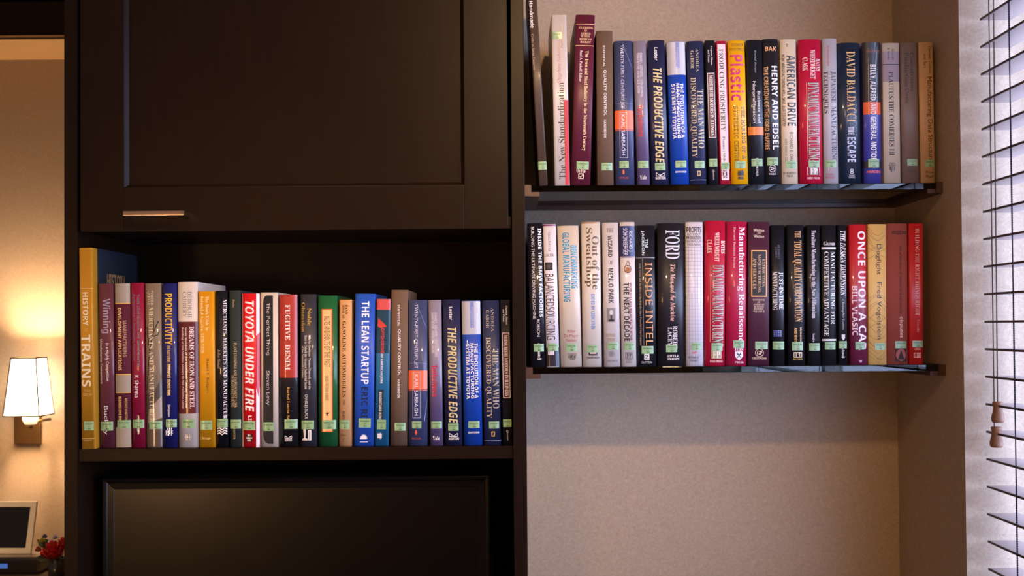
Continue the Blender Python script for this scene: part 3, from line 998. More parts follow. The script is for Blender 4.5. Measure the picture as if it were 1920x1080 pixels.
# crop, base left/right, top left/right, top y, base y, colour, finish, label, items
UPPER = [
    ('A', 122, 172, 52, 104, -130, 1040, '4c3a2f', 'p', 'grey brown paperback leaning left against the cabinet on the upper glass shelf', [
        ('v', 'T', 'Handmade', 70, 5, 91, 158, W_, 'N'), ('v', 'A', 'Crafts in Santa Catarina', 84, 190, 97, 393, 'b8a090', 's'), ('s', 114, 908, 170, 955)]),
    ('A', 210, 297, 190, 277, 85, 1040, 'cbbfb6', 'p', 'cream paperback with a red lower strip and a title reading upward', [
        ('g', 'B', [[(262, 562), (291, 562), (297, 1040), (270, 1040)]], 'b4142c'), ('u', 'T', 'The New Standardization', 230, 462, 268, 1008, '201c20', 'r'),
        ('u', 'A', 'Shigehiro Nakamura', 222, 225, 250, 470, 'a85860', 'i'), ('u', 'P', 'Productivity Press', 244, 140, 257, 270, '302828', 'R'), ('s', 197, 180, 250, 220)]),
    ('A', 303, 412, 330, 437, 85, 1042, '5a1a2e', 'q', 'tall maroon encyclopedia volume with gold lettering leaning right', [
        ('b', 'L', 134, 138, 'd0a878'), ('b', 'L', 255, 259, 'd0a878'), ('h', 'S', 'ENCYCLOPEDIA\nOF\nAMERICAN\nBUSINESS\nHISTORY AND\nBIOGRAPHY', 345, 150, 425, 243, 'd8b088', 'R'),
        ('v', 'T', 'The Iron and Steel Industry in the Nineteenth Century', 371, 283, 394, 850, 'e8c898', 'R'), ('v', 'A', 'Paul A. Paskoff, Editor', 348, 283, 365, 460, 'e0d0c8', 'R'),
        ('h', 'P', 'On File', 333, 950, 384, 972, 'e8d0c0', 'R'), ('f', 'M', 343, 976, 374, 1006, 'e8d0b8', 5), ('h', 'M', '\u2713', 349, 982, 368, 1000, 'e8d0b8', 's'), ('s', 333, 908, 402, 953)]),
    ('A', 450, 543, 443, 538, 173, 1040, '6a5240', 'c', 'dark brown cloth handbook with small white capitals on the upper glass shelf', [
        ('v', 'S', 'STATISTICAL', 482, 255, 494, 375, W_, 'N'), ('v', 'T', 'QUALITY CONTROL', 483, 392, 502, 652, W_, 'N'), ('v', 'S', 'HANDBOOK', 487, 672, 500, 777, W_, 'N'), ('s', 474, 915, 535, 958)]),
    ('B', 50, 183, 40, 168, 60, 1028, '3c4264', 'j', 'slate blue jacket with an orange band across the middle on the upper glass shelf', [
        ('v', 'T', 'TWENTY-FIRST-CENTURY JET', 82, 85, 108, 518, 'd0d0e0', 'n'), ('b', 'B', 530, 657, 'e8683c'), ('b', 'L', 661, 666, 'c85838'),
        ('f', 'F', 78, 540, 132, 850, '9898b0', 4), ('v', 'A', 'KARL SABBAGH', 91, 557, 115, 832, 'd8d8e4', 's'), ('o', 'M', 98, 928, 112, 962, 'd05830'), ('h', 'P', 'PUTNAM', 78, 978, 138, 992, 'a04038', 'R'),
        ('l', 'L', [[(52, 484), (120, 478), (176, 486)], [(95, 75), (150, 210), (172, 260)], [(160, 870), (172, 760), (180, 700)]], 2, '8088b0'), ('s', 77, 870, 140, 918)]),
    ('B', 195, 288, 172, 255, 60, 1025, '887e8e', 'j', 'mauve grey jacket with a red sideways title on the upper glass shelf', [
        ('v', 'A', 'EDWARD S. GREENBERG / LEON GRUNBERG', 216, 140, 234, 440, 'e0d8e0', 'n'), ('v', 'A', 'SARAH MOORE / PATRICIA B. SIKORA', 195, 140, 212, 415, 'e0d8e0', 'n'),
        ('v', 'T', 'Turbulence', 203, 492, 242, 706, 'c01428', 'N'), ('h', 'P', 'Yale', 215, 968, 262, 995, W_, 'R'), ('s', 203, 870, 275, 918)], '5c4c70'),
    ('B', 298, 412, 265, 385, 57, 1026, '222242', 'j', 'navy jacket with slanted tan capitals on the upper glass shelf', [
        ('v', 'A', 'Lester', 313, 103, 335, 192, W_, 'N'), ('v', 'T', 'THE PRODUCTIVE EDGE', 312, 240, 372, 885, 'c8b47c', 'J'),
        ('l', 'M', [[(326, 950), (352, 968), (380, 950)], [(326, 972), (326, 950)], [(380, 950), (380, 972), (326, 972)]], 4, W_), ('h', 'P', 'NORTON', 322, 977, 389, 995, W_, 'N'), ('s', 317, 883, 387, 933)]),
    ('B', 425, 552, 395, 522, 65, 1024, '1540a0', 'j', 'bright blue jacket with a dotted silver top on the upper glass shelf', [
        ('b', 'B', 65, 288, 'b4b2b8'), ('p', 'N', 456, 68, 480, 245, '7880b4'), ('v', 'A', 'FUJIMOTO', 459, 105, 476, 243, 'a8acc8', 'N'),
        ('l', 'L', [[(404 + 12 * i, 75 + 10 * j), (406 + 12 * i, 75 + 10 * j)] for i in range(4) for j in range(21)], 3, '8c8c98'),
        ('v', 'T', 'THE EVOLUTION OF A', 490, 345, 514, 715, W_, 'N'), ('v', 'T', 'MANUFACTURING', 465, 345, 487, 718, W_, 'N'), ('v', 'T', 'SYSTEM AT TOYOTA', 434, 350, 458, 722, W_, 'N'),
        ('h', 'P', 'OXFORD', 454, 938, 530, 950, W_, 'N'), ('s', 455, 868, 530, 915)]),
    ('B', 553, 668, 530, 645, 62, 1022, '272c4c', 'j', 'dark blue jacket with thin bronze capitals on the upper glass shelf', [
        ('v', 'A', 'ANDREA', 592, 110, 612, 270, 'a89880', 'r'), ('v', 'A', 'GABOR', 557, 125, 580, 248, 'a89880', 'r'), ('v', 'T', 'THE MAN WHO', 607, 385, 648, 785, 'b8a888', 'r'),
        ('v', 'T', 'DISCOVERED QUALITY', 556, 305, 598, 850, 'b8a888', 'r'), ('p', 'M', 602, 937, 626, 972, 'b89858'), ('o', 'M', 607, 943, 621, 966, '282c50'), ('b', 'L', 997, 1000, '8088a8'), ('s', 585, 870, 653, 918)]),
    ('B', 683, 748, 653, 722, 58, 1022, '1a1922', 'p', 'thin black book with a red boxed white title on the upper glass shelf', [
        ('v', 'A', 'Chapman, Elhance,', 690, 95, 706, 225, W_, 'I'), ('v', 'A', 'and Wenum', 674, 120, 686, 205, W_, 'I'), ('p', 'N', 675, 275, 724, 715, '4a1418'), ('f', 'F', 675, 275, 724, 715, 'e0d0d0', 4),
        ('v', 'T', 'MITSUBISHI MOTORS IN ILLINOIS', 688, 290, 712, 700, W_, 'R'), ('v', 'P', 'Quorum', 705, 930, 720, 998, W_, 'i'), ('s', 682, 855, 738, 908)]),
    ('B', 757, 828, 727, 800, 62, 1022, 'b01838', 'p', 'thin red book with a long cream title panel on the upper glass shelf', [
        ('g', 'N', [[(738, 82), (790, 82), (818, 1000), (768, 1000)]], 'd8c8c8'), ('v', 'T', 'PRODUCING PROSPERITY', 754, 112, 786, 670, '3a3034', 'r'), ('v', 'A', 'Pisano | Shih', 770, 705, 792, 875, '3a3034', 'r'),
        ('p', 'M', 774, 932, 804, 985, '501820'), ('l', 'M', [[(776, 936), (802, 980)], [(802, 936), (776, 980)], [(789, 932), (789, 985)]], 4, 'd8c8c8'), ('s', 762, 880, 822, 928)]),
    ('B', 835, 950, 808, 925, 58, 1018, 'eaa808', 'j', 'bright yellow jacket with a magenta title on the upper glass shelf', [
        ('h', 'A', 'STEPHEN\nFENICHELL', 822, 78, 920, 125, '403018', 'm'), ('v', 'T', 'Plastic', 828, 152, 918, 465, 'c00c60', 'N'), ('v', 'S', 'THE MAKING OF A', 902, 500, 929, 860, '281c14', 'm'),
        ('v', 'S', 'SYNTHETIC CENTURY', 852, 500, 882, 905, '281c14', 'm'), ('p', 'M', 876, 948, 918, 970, '181410'), ('g', 'M', [[(877, 950), (881, 930), (887, 945), (893, 928), (899, 943), (906, 926), (911, 942), (916, 932), (918, 950)]], '181410'),
        ('p', 'M', 878, 976, 916, 994, '302410'), ('s', 858, 872, 930, 920)]),
    ('C', 92, 195, 68, 182, 55, 1018, '171820', 'j', 'black jacket with a narrow orange band and light sans title on the upper glass shelf', [
        ('v', 'A', 'Roelof Berger', 122, 120, 138, 280, '808890', 'I'), ('v', 'T', 'Business and', 146, 398, 166, 612, W_, 's'), ('v', 'T', 'Nonproliferation', 109, 332, 134, 615, W_, 's'), ('b', 'B', 640, 695, 'd87830'),
        ('v', 'P', 'BROOKINGS', 136, 850, 150, 972, 'c8c0c0', 'R'), ('s', 105, 855, 180, 905)]),
    ('C', 200, 305, 178, 288, 48, 1018, '1d1c22', 'j', 'black jacket with orange author capitals at the top on the upper glass shelf', [
        ('h', 'A', 'BAK', 197, 98, 272, 127, 'd89860', 'N'), ('v', 'T', 'HENRY AND EDSEL', 244, 227, 286, 795, 'e8e0e8', 'N'), ('v', 'S', 'THE CREATION OF THE FORD EMPIRE', 194, 230, 222, 795, 'cc9c70', 'N'),
        ('o', 'M', 222, 898, 272, 946, 'c8c0c0', .86), ('v', 'M', 'W', 232, 908, 262, 936, 'c8c0c0', 'N'), ('h', 'P', 'WILEY', 222, 952, 270, 965, 'd0c8c8', 'R'), ('s', 212, 847, 285, 900)]),
    ('C', 315, 420, 295, 410, 50, 1018, 'dcc8ac', 'j', 'cream jacket with heavy black condensed capitals on the upper glass shelf', [
        ('h', 'M', '\u2248', 336, 78, 353, 100, '282420', 'N'), ('v', 'T', 'AMERICAN DRIVE', 344, 155, 404, 635, '1a1818', 'N'), ('v', 'S', 'HOW MANUFACTURING WILL SAVE OUR COUNTRY', 313, 150, 332, 640, '282420', 'N'),
        ('v', 'A', 'RICHARD E. DAUCH', 363, 675, 387, 915, '201c1c', 'n'), ('v', 'A', 'WITH HANK H. COX', 331, 720, 346, 878, '302820', 'n'), ("h", 'P', "ST. MARTIN'S\nPRESS", 320, 945, 406, 980, '403020', 'R'), ('s', 335, 870, 408, 920)]),
    ('C', 440, 592, 423, 578, 50, 1016, 'b81036', 'j', 'wide crimson jacket with grey shadowed capitals on the upper glass shelf', [
        ('v', 'A', 'HAYES', 541, 178, 572, 262, 'e0ccc0', 'R'), ('v', 'A', 'WHEELWRIGHT', 500, 120, 535, 318, 'e0ccc0', 'R'), ('v', 'A', 'CLARK', 450, 172, 484, 262, 'e0ccc0', 'R'),
        ('v', 'T', 'DYNAMIC MANUFACTURING', 484, 335, 562, 875, '382428', 'R'), ('v', 'T', 'DYNAMIC MANUFACTURING', 488, 338, 566, 877, 'b0a494', 'R'), ('l', 'L', [[(476, 340), (487, 860)]], 3, 'a88878'),
        ('p', 'M', 497, 915, 555, 965, '8c8478'), ('h', 'M', 'FP', 503, 920, 550, 960, 'e0d8cc', 'R'), ('l', 'M', [[(484, 912), (486, 968)], [(566, 912), (568, 968)]], 5, 'e8d0d0'), ('h', 'P', 'FREE PRESS', 480, 979, 568, 993, 'e8c8d0', 'R'), ('s', 490, 868, 565, 915)]),
    ('C', 597, 695, 583, 682, 45, 1016, 'b4acb0', 'j', 'silver grey jacket with black condensed serif title on the upper glass shelf', [
        ('v', 'A', 'Schonberger', 610, 92, 632, 230, 'b03840', 'R'), ('v', 'T', 'JAPANESE  MANUFACTURING', 640, 262, 680, 880, '181820', 'R'), ('v', 'T', 'TECHNIQUES', 590, 262, 623, 550, '181820', 'R'),
        ('h', 'M', 'FP', 620, 920, 655, 945, 'b88080', 'R'), ('h', 'P', 'FREE\nPRESS', 608, 955, 664, 990, 'a84850', 'R'), ('s', 605, 865, 678, 915)]),
    ('D', 52, 202, 40, 192, 73, 1016, '1a2638', 'j', 'wide navy jacket with large gold thin capitals on the upper glass shelf', [
        ('v', 'A', 'DAVID BALDACCI', 100, 128, 158, 608, 'd8a860', 'r'), ('v', 'T', 'THE', 110, 640, 148, 695, 'd8d4e0', 'R'), ('v', 'T', 'ESCAPE', 104, 710, 162, 878, 'bcbcd4', 'N'),
        ('o', 'M', 122, 924, 146, 942, 'd0d0d8', .6), ('o', 'M', 122, 940, 146, 958, 'd0d0d8', .6), ('h', 'P', 'GRAND\nCENTRAL', 112, 963, 158, 987, 'd0d0d8', 'n')]),
    ('D', 218, 340, 210, 330, 68, 1014, '403e94', 'j', 'violet and black jacket split by an orange band on the upper glass shelf', [
        ('b', 'B', 68, 472, '201c22'), ('b', 'B', 472, 555, 'e05c30'), ('b', 'B', 872, 920, '1a1a30'), ('h', 'A', 'PELFREY', 232, 122, 322, 137, 'b86848', 'm'), ('v', 'T', 'BILLY, ALFRED, AND GENERAL MOTORS', 254, 217, 299, 890, W_, 'N'),
        ('h', 'P', 'AMACOM', 234, 934, 330, 952, 'f06038', 'N'), ('s', 245, 857, 320, 913)]),
    ('D', 352, 468, 340, 455, 75, 1013, 'c6b6a2', 'q', 'ivory jacket with a mauve upper band and spaced black capitals on the upper glass shelf', [
        ('b', 'B', 133, 335, '94808a'), ('b', 'L', 216, 222, '243034'), ('v', 'A', 'Slavitt', 403, 115, 420, 188, '483c40', 'R'), ('v', 'A', '& Bovie', 373, 105, 391, 190, '483c40', 'R'),
        ('v', 'T', 'PLAUTUS:THE COMEDIES III', 385, 265, 418, 835, '201c1c', 'R'), ('h', 'P', 'JOHNS\nHOPKINS', 380, 880, 432, 903, '302828', 'R'), ('g', 'M', [[(389, 906), (424, 906), (424, 928), (415, 942), (407, 949), (398, 942), (389, 928)]], '2a2224'),
        ('l', 'M', [[(398, 910), (398, 940)], [(407, 910), (407, 946)], [(416, 910), (416, 940)]], 3, 'b0a090')]),
    ('D', 475, 592, 460, 575, 72, 1011, '7a6256', 'q', 'taupe jacket with a black two line title at the top on the upper glass shelf', [
        ('v', 'T', 'Conspicuous', 523, 137, 554, 402, '141012', 'R'), ('v', 'T', 'Production', 490, 135, 518, 370, '141012', 'R'), ('v', 'A', 'Davis', 496, 382, 520, 480, '201818', 's'),
        ('h', 'M', 'Temple', 512, 898, 566, 914, '1c1414', 'c'), ('h', 'P', 'TEMPLE', 508, 931, 568, 944, '241c1c', 'R'), ('s', 508, 858, 578, 903)]),
    ('D', 605, 697, 580, 687, 68, 1010, 'c89c6c', 'q', 'tan book with thin black lettering at the right end of the upper glass shelf', [
        ('v', 'A', 'Clement, Coldrick,', 650, 97, 671, 285, '382818', 's'), ('v', 'A', 'and Sari', 617, 145, 637, 240, '382818', 's'), ('v', 'T', 'Manufacturing Data Structures', 638, 300, 680, 895, '201810', 's'),
        ('h', 'P', 'Oliver\nWight', 630, 935, 692, 990, '18120c', 'c'), ('s', 627, 862, 693, 912)]),
]

LOWER = [
    ('E', 45, 155, 33, 125, 65, 1000, '131118', 'j', 'black jacket with two lines of white capitals, leftmost on the lower glass shelf', [
        ('v', 'T', 'INSIDE THE BMW FACTORIES', 105, 97, 127, 678, W_, 'N'), ('v', 'S', 'BUILDING THE ULTIMATE DRIVING MACHINE', 61, 87, 80, 692, 'd8ccc8', 's'), ('v', 'A', 'ROBSON', 93, 692, 112, 805, 'd8ccc8', 's'),
        ('v', 'P', 'motorbooks', 99, 850, 117, 942, W_, 'N'), ('h', 'P', 'MBI', 97, 946, 123, 958, W_, 'N'), ('s', 73, 853, 138, 903)]),
    ('E', 158, 240, 130, 220, 72, 1000, 'd8d0d2', 'j', 'white jacket with a dark foot and stretched thin lettering on the lower glass shelf', [
        ('b', 'B', 72, 83, '7c3060'), ('b', 'B', 878, 1000, '201a26'), ('v', 'A', 'TIMOTHY M.', 165, 120, 180, 250, '807880', 'n'), ('h', 'A', 'LASETER', 143, 264, 203, 282, '706870', 'r'), ('p', 'G', 147, 320, 196, 372, '2a2426'), ('o', 'G', 156, 330, 182, 362, '4a4244'),
        ('v', 'T', 'BALANCEDSOURCING', 152, 395, 208, 825, '3c2028', 'n'), ('p', 'M', 166, 900, 206, 926, 'd8d0d4'), ('l', 'M', [[(174, 900), (174, 920)], [(184, 900), (184, 920)], [(194, 900), (194, 920)]], 3, '302830'), ('s', 163, 850, 232, 898)]),
    ('E', 248, 390, 228, 365, 83, 1000, 'cdbca6', 'j', 'wide cream jacket with bold teal capitals on the lower glass shelf', [
        ('v', 'T', 'BENCHMARKING', 314, 208, 357, 490, '0088ac', 'N'), ('v', 'T', 'GLOBAL MANUFACTURING', 264, 125, 308, 578, '0088ac', 'N'), ('h', 'A', 'Miller\nDe Meyer\nNakane', 272, 760, 366, 838, 'a04c60', 's'),
        ('h', 'P', 'business', 296, 910, 354, 924, '302428', 'i'), ('h', 'P', 'one', 298, 927, 350, 947, '181418', 'R'), ('h', 'P', 'IRWIN', 309, 948, 340, 957, '181418', 'N'), ('s', 282, 852, 355, 902)]),
    ('E', 393, 520, 383, 507, 57, 1000, 'd2c4b4', 'j', 'off-white jacket with a large brown serif title on the lower glass shelf', [
        ('b', 'B', 57, 66, 'a07850'), ('v', 'T', 'Out of the', 454, 148, 500, 498, '604a2c', 'R'), ('v', 'T', 'Sweatshop', 405, 93, 456, 480, '604a2c', 'R'), ('v', 'A', 'EDITED BY LEON STEIN', 448, 527, 471, 757, '3880c0', 'N'),
        ('p', 'M', 432, 890, 490, 929, '281c20'), ('p', 'M', 440, 896, 480, 918, 'c8b8ac'), ('h', 'P', 'Quadrangle', 416, 934, 504, 953, '302024', 'r'), ('s', 420, 858, 490, 908)]),
    ('E', 535, 638, 517, 627, 62, 1000, 'cabeb8', 'j', 'pale jacket with a small grey bulb picture on the lower glass shelf', [
        ('h', 'T', 'THE', 547, 97, 594, 125, '706868', 'R'), ('v', 'T', 'WIZARD', 557, 145, 585, 285, '2c282c', 'N'), ('h', 'T', 'OF', 561, 308, 590, 335, '706868', 'R'), ('v', 'T', 'MENLO PARK', 560, 358, 593, 588, '2c282c', 'N'),
        ('p', 'G', 550, 620, 606, 710, '847c7a'), ('o', 'G', 566, 632, 592, 664, 'c8c0bc'), ('p', 'G', 562, 692, 598, 706, '2c2828'), ('p', 'G', 574, 664, 584, 694, '2c2828'), ('h', 'A', 'RANDALL\nSTROSS', 547, 785, 610, 837, 'a08c70', 'R'),
        ('h', 'M', '\u273a', 560, 897, 602, 938, '787880', 's'), ('h', 'P', 'CROWN', 548, 957, 620, 972, '686068', 's'), ('s', 553, 845, 625, 890)]),
    ('E', 648, 745, 633, 733, 58, 1000, 'd0c4bc', 'j', 'white jacket with a navy author block at the top on the lower glass shelf', [
        ('b', 'B', 82, 282, '282c5c'), ('b', 'L', 287, 291, '808090'), ('v', 'A', 'RICHARD J.', 691, 115, 717, 255, W_, 'n'), ('v', 'A', 'SCHONBERGER', 657, 97, 684, 275, W_, 'n'),
        ('o', 'G', 662, 338, 710, 390, '583020', .8), ('o', 'G', 670, 350, 702, 384, 'a86840'), ('l', 'G', [[(672, 345), (684, 310), (692, 310), (700, 345)]], 3, '403030'),
        ('v', 'S', 'WORLD CLASS MANUFACTURING:', 699, 452, 716, 832, '802030', 'N'), ('v', 'T', 'THE NEXT DECADE', 662, 452, 697, 835, '241c22', 'N'), ('f', 'M', 673, 908, 718, 950, '403838', 3), ('h', 'M', 'FP', 681, 915, 711, 944, '302828', 'R'),
        ('h', 'P', 'FREE\nPRESS', 675, 954, 716, 978, '706060', 'R'), ('s', 665, 845, 733, 893)]),
    ('E', 750, 875, 735, 865, 80, 1000, '18161c', 'j', 'black jacket with large orange capitals and a thin rule on the lower glass shelf', [
        ('b', 'L', 289, 292, 'a8a8b0'), ('v', 'A', 'TIM', 799, 168, 818, 222, 'c8d4d4', 'N'), ('v', 'A', 'JACKSON', 774, 112, 795, 275, 'c8d4d4', 'N'), ('v', 'T', 'INSIDE INTEL', 802, 322, 850, 865, 'd08c48', 'n'),
        ('v', 'S', "Andy Grove and the Rise of the World's Most Powerful Chip Company", 761, 325, 777, 865, 'a8988c', 'r'), ('l', 'L', [[(783, 296), (792, 865)]], 2, '9c9490'), ('p', 'M', 794, 918, 828, 957, 'd8d4d4'), ('h', 'M', '2', 801, 924, 822, 952, '282428', 'R'), ('h', 'P', 'DUTTON', 777, 967, 846, 980, 'd0c8c8', 's'), ('s', 777, 867, 855, 917)]),
    ('F', 115, 295, 115, 290, 65, 998, '211d23', 'j', 'widest black jacket with tall silver capitals at the top on the lower glass shelf', [
        ('v', 'T', 'FORD', 166, 108, 260, 298, 'd0ccd2', 'R'), ('v', 'S', 'The Men and the Machine', 199, 333, 231, 705, 'e4b4a4', 'I'), ('v', 'A', 'ROBERT', 214, 735, 245, 885, 'd4ccd0', 'R'), ('v', 'A', 'LACEY', 182, 745, 210, 866, 'd4ccd0', 'R'),
        ('h', 'P', 'LITTLE,\nBROWN', 180, 924, 258, 960, W_, 'R'), ('s', 170, 857, 243, 907)]),
    ('F', 303, 418, 297, 413, 58, 997, 'd6ced2', 'j', 'white jacket printed with a fine graph paper grid on the lower glass shelf', [
        ('l', 'L', [[(300 + 19 * k, 215), (305 + 19 * k, 995)] for k in range(1, 6)] + [[(298, 220 + 24 * k), (418, 220 + 24 * k)] for k in range(33)], 1.8, '9c98a8'),
        ('h', 'T', 'PROFITS', 306, 88, 400, 126, '1c1a24', 'N'), ('h', 'T', 'WITHOUT', 308, 129, 399, 146, '282630', 'n'), ('h', 'T', 'PRODUCTION', 306, 149, 400, 170, '1c1a24', 'N'), ('h', 'A', 'SEYMOUR\nMELMAN', 306, 175, 402, 210, '303038', 'n'),
        ('g', 'M', [[(336, 902), (350, 906), (366, 901), (374, 906), (362, 911), (360, 919), (350, 913), (340, 919), (344, 910)]], 'c06868'), ('h', 'P', 'Alfred A.\nKnopf', 316, 932, 386, 974, '282430', 'n'), ('s', 335, 845, 403, 893)]),
    ('F', 423, 557, 425, 563, 50, 997, 'b41434', 'j', 'wide crimson jacket with cream author capitals and grey title on the lower glass shelf', [
        ('v', 'A', 'HAYES', 530, 178, 558, 262, 'e4ccb8', 'R'), ('v', 'A', 'WHEELWRIGHT', 488, 125, 518, 315, 'e4ccb8', 'R'), ('v', 'A', 'CLARK', 440, 172, 470, 262, 'e4ccb8', 'R'), ('v', 'T', 'DYNAMIC MANUFACTURING', 469, 336, 544, 870, '3c2024', 'R'), ('v', 'T', 'DYNAMIC MANUFACTURING', 473, 338, 548, 873, 'a89c88', 'R'),
        ('l', 'L', [[(462, 340), (458, 840)]], 3, 'b09060'), ('p', 'M', 466, 895, 533, 950, 'a08c68'), ('h', 'M', 'FP', 476, 902, 524, 944, 'e0d8c8', 'R'), ('h', 'P', 'FREE PRESS', 457, 961, 541, 974, 'e8c0b8', 'R'), ('s', 467, 848, 540, 898)]),
    ('F', 562, 698, 567, 703, 55, 997, 'ac1840', 'j', 'raspberry red jacket with a long white serif title on the lower glass shelf', [
        ('v', 'S', 'Harvard Business Review', 611, 88, 625, 360, 'e0a8b0', 'R'), ('v', 'T', 'Manufacturing Renaissance', 636, 88, 684, 868, 'f0dce0', 'R'), ('h', 'P', 'HBS', 619, 880, 676, 898, W_, 'R'),
        ('g', 'M', [[(621, 902), (673, 902), (673, 935), (660, 952), (647, 961), (634, 952), (621, 935)]], 'dcd0d4'), ('l', 'M', [[(632, 922), (662, 922)], [(634, 945), (660, 910)], [(634, 910), (660, 945)]], 6, '303040'), ('h', 'P', 'PRESS', 620, 967, 676, 980, 'e8d0d8', 'R'),
        ('l', 'L', [[(585, 200), (600, 205), (596, 215), (585, 212)], [(582, 480), (612, 490), (606, 470)], [(585, 720), (610, 730), (606, 765)], [(640, 600), (695, 610), (695, 640)]], 2.5, '782038'), ('s', 610, 830, 683, 880)]),
    ('F', 703, 848, 708, 845, 57, 995, '4a2032', 'q', 'wide plum brown reference volume with a gold framed title box on the lower glass shelf', [
        ('h', 'A', 'Whitten', 741, 102, 812, 120, 'e4ccb4', 'R'), ('h', 'A', 'AND', 765, 126, 790, 134, 'e4ccb4', 'R'), ('h', 'A', 'Whitten', 741, 141, 811, 159, 'e4ccb4', 'R'), ('p', 'N', 727, 240, 830, 546, '241a1c'), ('f', 'F', 727, 240, 830, 546, 'e0a868', 7),
        ('v', 'T', 'EXTRACTIVES,', 797, 298, 817, 482, 'dcb080', 'r'), ('v', 'T', 'MANUFACTURING,', 769, 268, 790, 520, 'dcb080', 'r'), ('v', 'T', 'AND SERVICES', 738, 293, 760, 493, 'dcb080', 'r'),
        ('h', 'S', 'HANDBOOK\nOF\nAMERICAN\nBUSINESS\nHISTORY,\nVOLUME II', 737, 560, 816, 646, 'dcc0a8', 'R'), ('o', 'M', 752, 884, 808, 938, 'dcc0a8', .88), ('h', 'M', 'GP', 764, 898, 798, 926, 'dcc0a8', 'R'), ('h', 'P', 'GREENWOOD', 735, 941, 826, 955, 'e0c8a8', 'R'), ('s', 752, 838, 835, 888)]),
    ('G', 62, 147, 57, 143, 78, 990, '16151b', 'j', 'black jacket with a white two line serif title halfway down on the lower glass shelf', [
        ('v', 'A', 'RICHARD T.\nLUBBEN', 80, 205, 113, 302, '686874', 'i'), ('v', 'T', 'JUST-IN-TIME', 104, 382, 136, 628, W_, 'R'), ('v', 'T', 'MANUFACTURING', 66, 380, 96, 632, W_, 'R'),
        ('l', 'M', [[(75 + 14 * i, 764), (75 + 14 * i, 806)] for i in range(4)] + [[(72, 768 + 11 * j), (126, 768 + 11 * j)] for j in range(4)], 5, '5a62a0'), ('s', 68, 837, 142, 890)]),
    ('G', 173, 277, 157, 275, 75, 990, '19171d', 'j', 'black jacket with tall narrow gold capitals on the lower glass shelf', [
        ('v', 'T', 'THE', 210, 115, 248, 160, 'c8903c', 'R'), ('v', 'T', 'TOTAL QUALITY CORPORATION', 197, 178, 257, 708, 'cc943c', 'R'), ('v', 'A', 'McInerney', 240, 745, 257, 850, 'd8b070', 'N'), ('v', 'A', 'AND WHITE', 207, 748, 225, 850, 'd8a040', 'N'),
        ('f', 'M', 203, 907, 258, 942, 'e0c8a0', 4), ('h', 'M', 'T\u00b7T', 211, 913, 250, 936, 'e0c8a0', 'R'), ('h', 'P', 'DUTTON', 199, 947, 261, 959, 'd8a850', 'R'), ('s', 192, 840, 265, 895)]),
    ('G', 297, 380, 287, 380, 77, 990, '18161b', 'j', 'slim black jacket with narrow white blackletter-like title on the lower glass shelf', [
        ('v', 'T', 'Furniture Manufacturing in the New Millennium', 313, 110, 349, 685, 'd8ccd0', 'R'), ('v', 'A', 'Sanjra', 323, 785, 342, 842, 'd0c4c8', 'R'), ('s', 305, 848, 377, 897)]),
    ('G', 390, 485, 385, 483, 78, 990, '19171c', 'j', 'black jacket with a white bar above and below its title on the lower glass shelf', [
        ('h', 'A', 'Gunn', 398, 184, 476, 209, W_, 'r'), ('b', 'B', 221, 235, 'e0dcdc'), ('v', 'T', 'MANUFACTURING FOR', 445, 250, 474, 725, W_, 'r'), ('v', 'T', 'COMPETITIVE ADVANTAGE', 402, 250, 432, 802, W_, 'r'), ('b', 'B', 821, 833, 'e0dcdc'), ('s', 407, 840, 478, 890)]),
    ('G', 497, 555, 487, 550, 75, 990, '141419', 'p', 'thin black book with slanted white capitals beside the red jacket', [
        ('v', 'T', 'THE DESIGN DIMENSION', 509, 113, 542, 538, 'f0e8ec', 'I'), ('v', 'A', 'Christopher Lorenz', 516, 563, 534, 762, 'c8c0c4', 'i'), ('g', 'M', [[(516, 792), (538, 792), (538, 815), (527, 830), (516, 815)]], 'e0d8dc'),
        ('v', 'P', 'Blackwell', 517, 850, 534, 945, 'd8d0d4', 'R'), ('s', 497, 835, 550, 882)]),
    ('H', 90, 200, 75, 195, 73, 990, 'c42028', 'j', 'red to maroon jacket with large white sans capitals on the lower glass shelf', [
        ('v', 'T', 'ONCE UPON A CAR', 137, 115, 188, 895, 'f0dce0', 'N'), ('v', 'A', 'BILL VLASIC', 98, 475, 133, 798, 'ecd0d4', 'N'), ('h', 'M', 'W', 142, 959, 162, 975, 'd0b0c8', 'N'), ('s', 118, 840, 182, 890)], '6c2040'),
    ('H', 205, 325, 200, 322, 72, 990, 'e2b468', 'q', 'golden yellow jacket with fine dark wavy lines on the lower glass shelf', [
        ('l', 'L', [wave(y, a, 203, 324) for y, a in ((90, 55), (105, 70), (130, 50), (150, 85), (180, 60), (225, 25), (255, -35), (300, -30), (560, -30), (585, -45), (620, -40), (650, -60), (672, 40), (700, -45), (720, 60), (760, -40), (790, 35), (830, 50))] + [[(206, y), (265, y + 50), (324, y)] for y in (840, 870, 900, 925)], 1.6, '584838'),
        ('v', 'T', 'Dogfight', 249, 200, 287, 402, '241c14', 's'), ('v', 'A', 'Fred Vogelstein', 252, 450, 290, 823, '241c14', 's'), ('h', 'P', 'FSG', 262, 946, 288, 957, '403020', 'n'), ('s', 247, 847, 313, 892)]),
    ('H', 327, 467, 323, 462, 67, 988, '94463a', 'c', 'wide brick brown cloth book with a dark square emblem on the lower glass shelf', [
        ('h', 'A', 'WIGGINS', 357, 113, 455, 138, '0a0606', 'N'), ('v', 'T', 'the arbitration of industrial engineering', 401, 210, 424, 655, '0c0606', 'n'), ('v', 'T', 'disputes', 403, 675, 432, 812, 'd8b0a4', 'N'), ('p', 'M', 378, 883, 456, 968, '381a1c'), ('o', 'M', 383, 886, 452, 965, '985450'), ('g', 'M', [[(417, 893), (440, 955), (395, 955)]], '2c1618'), ('s', 378, 835, 453, 882)]),
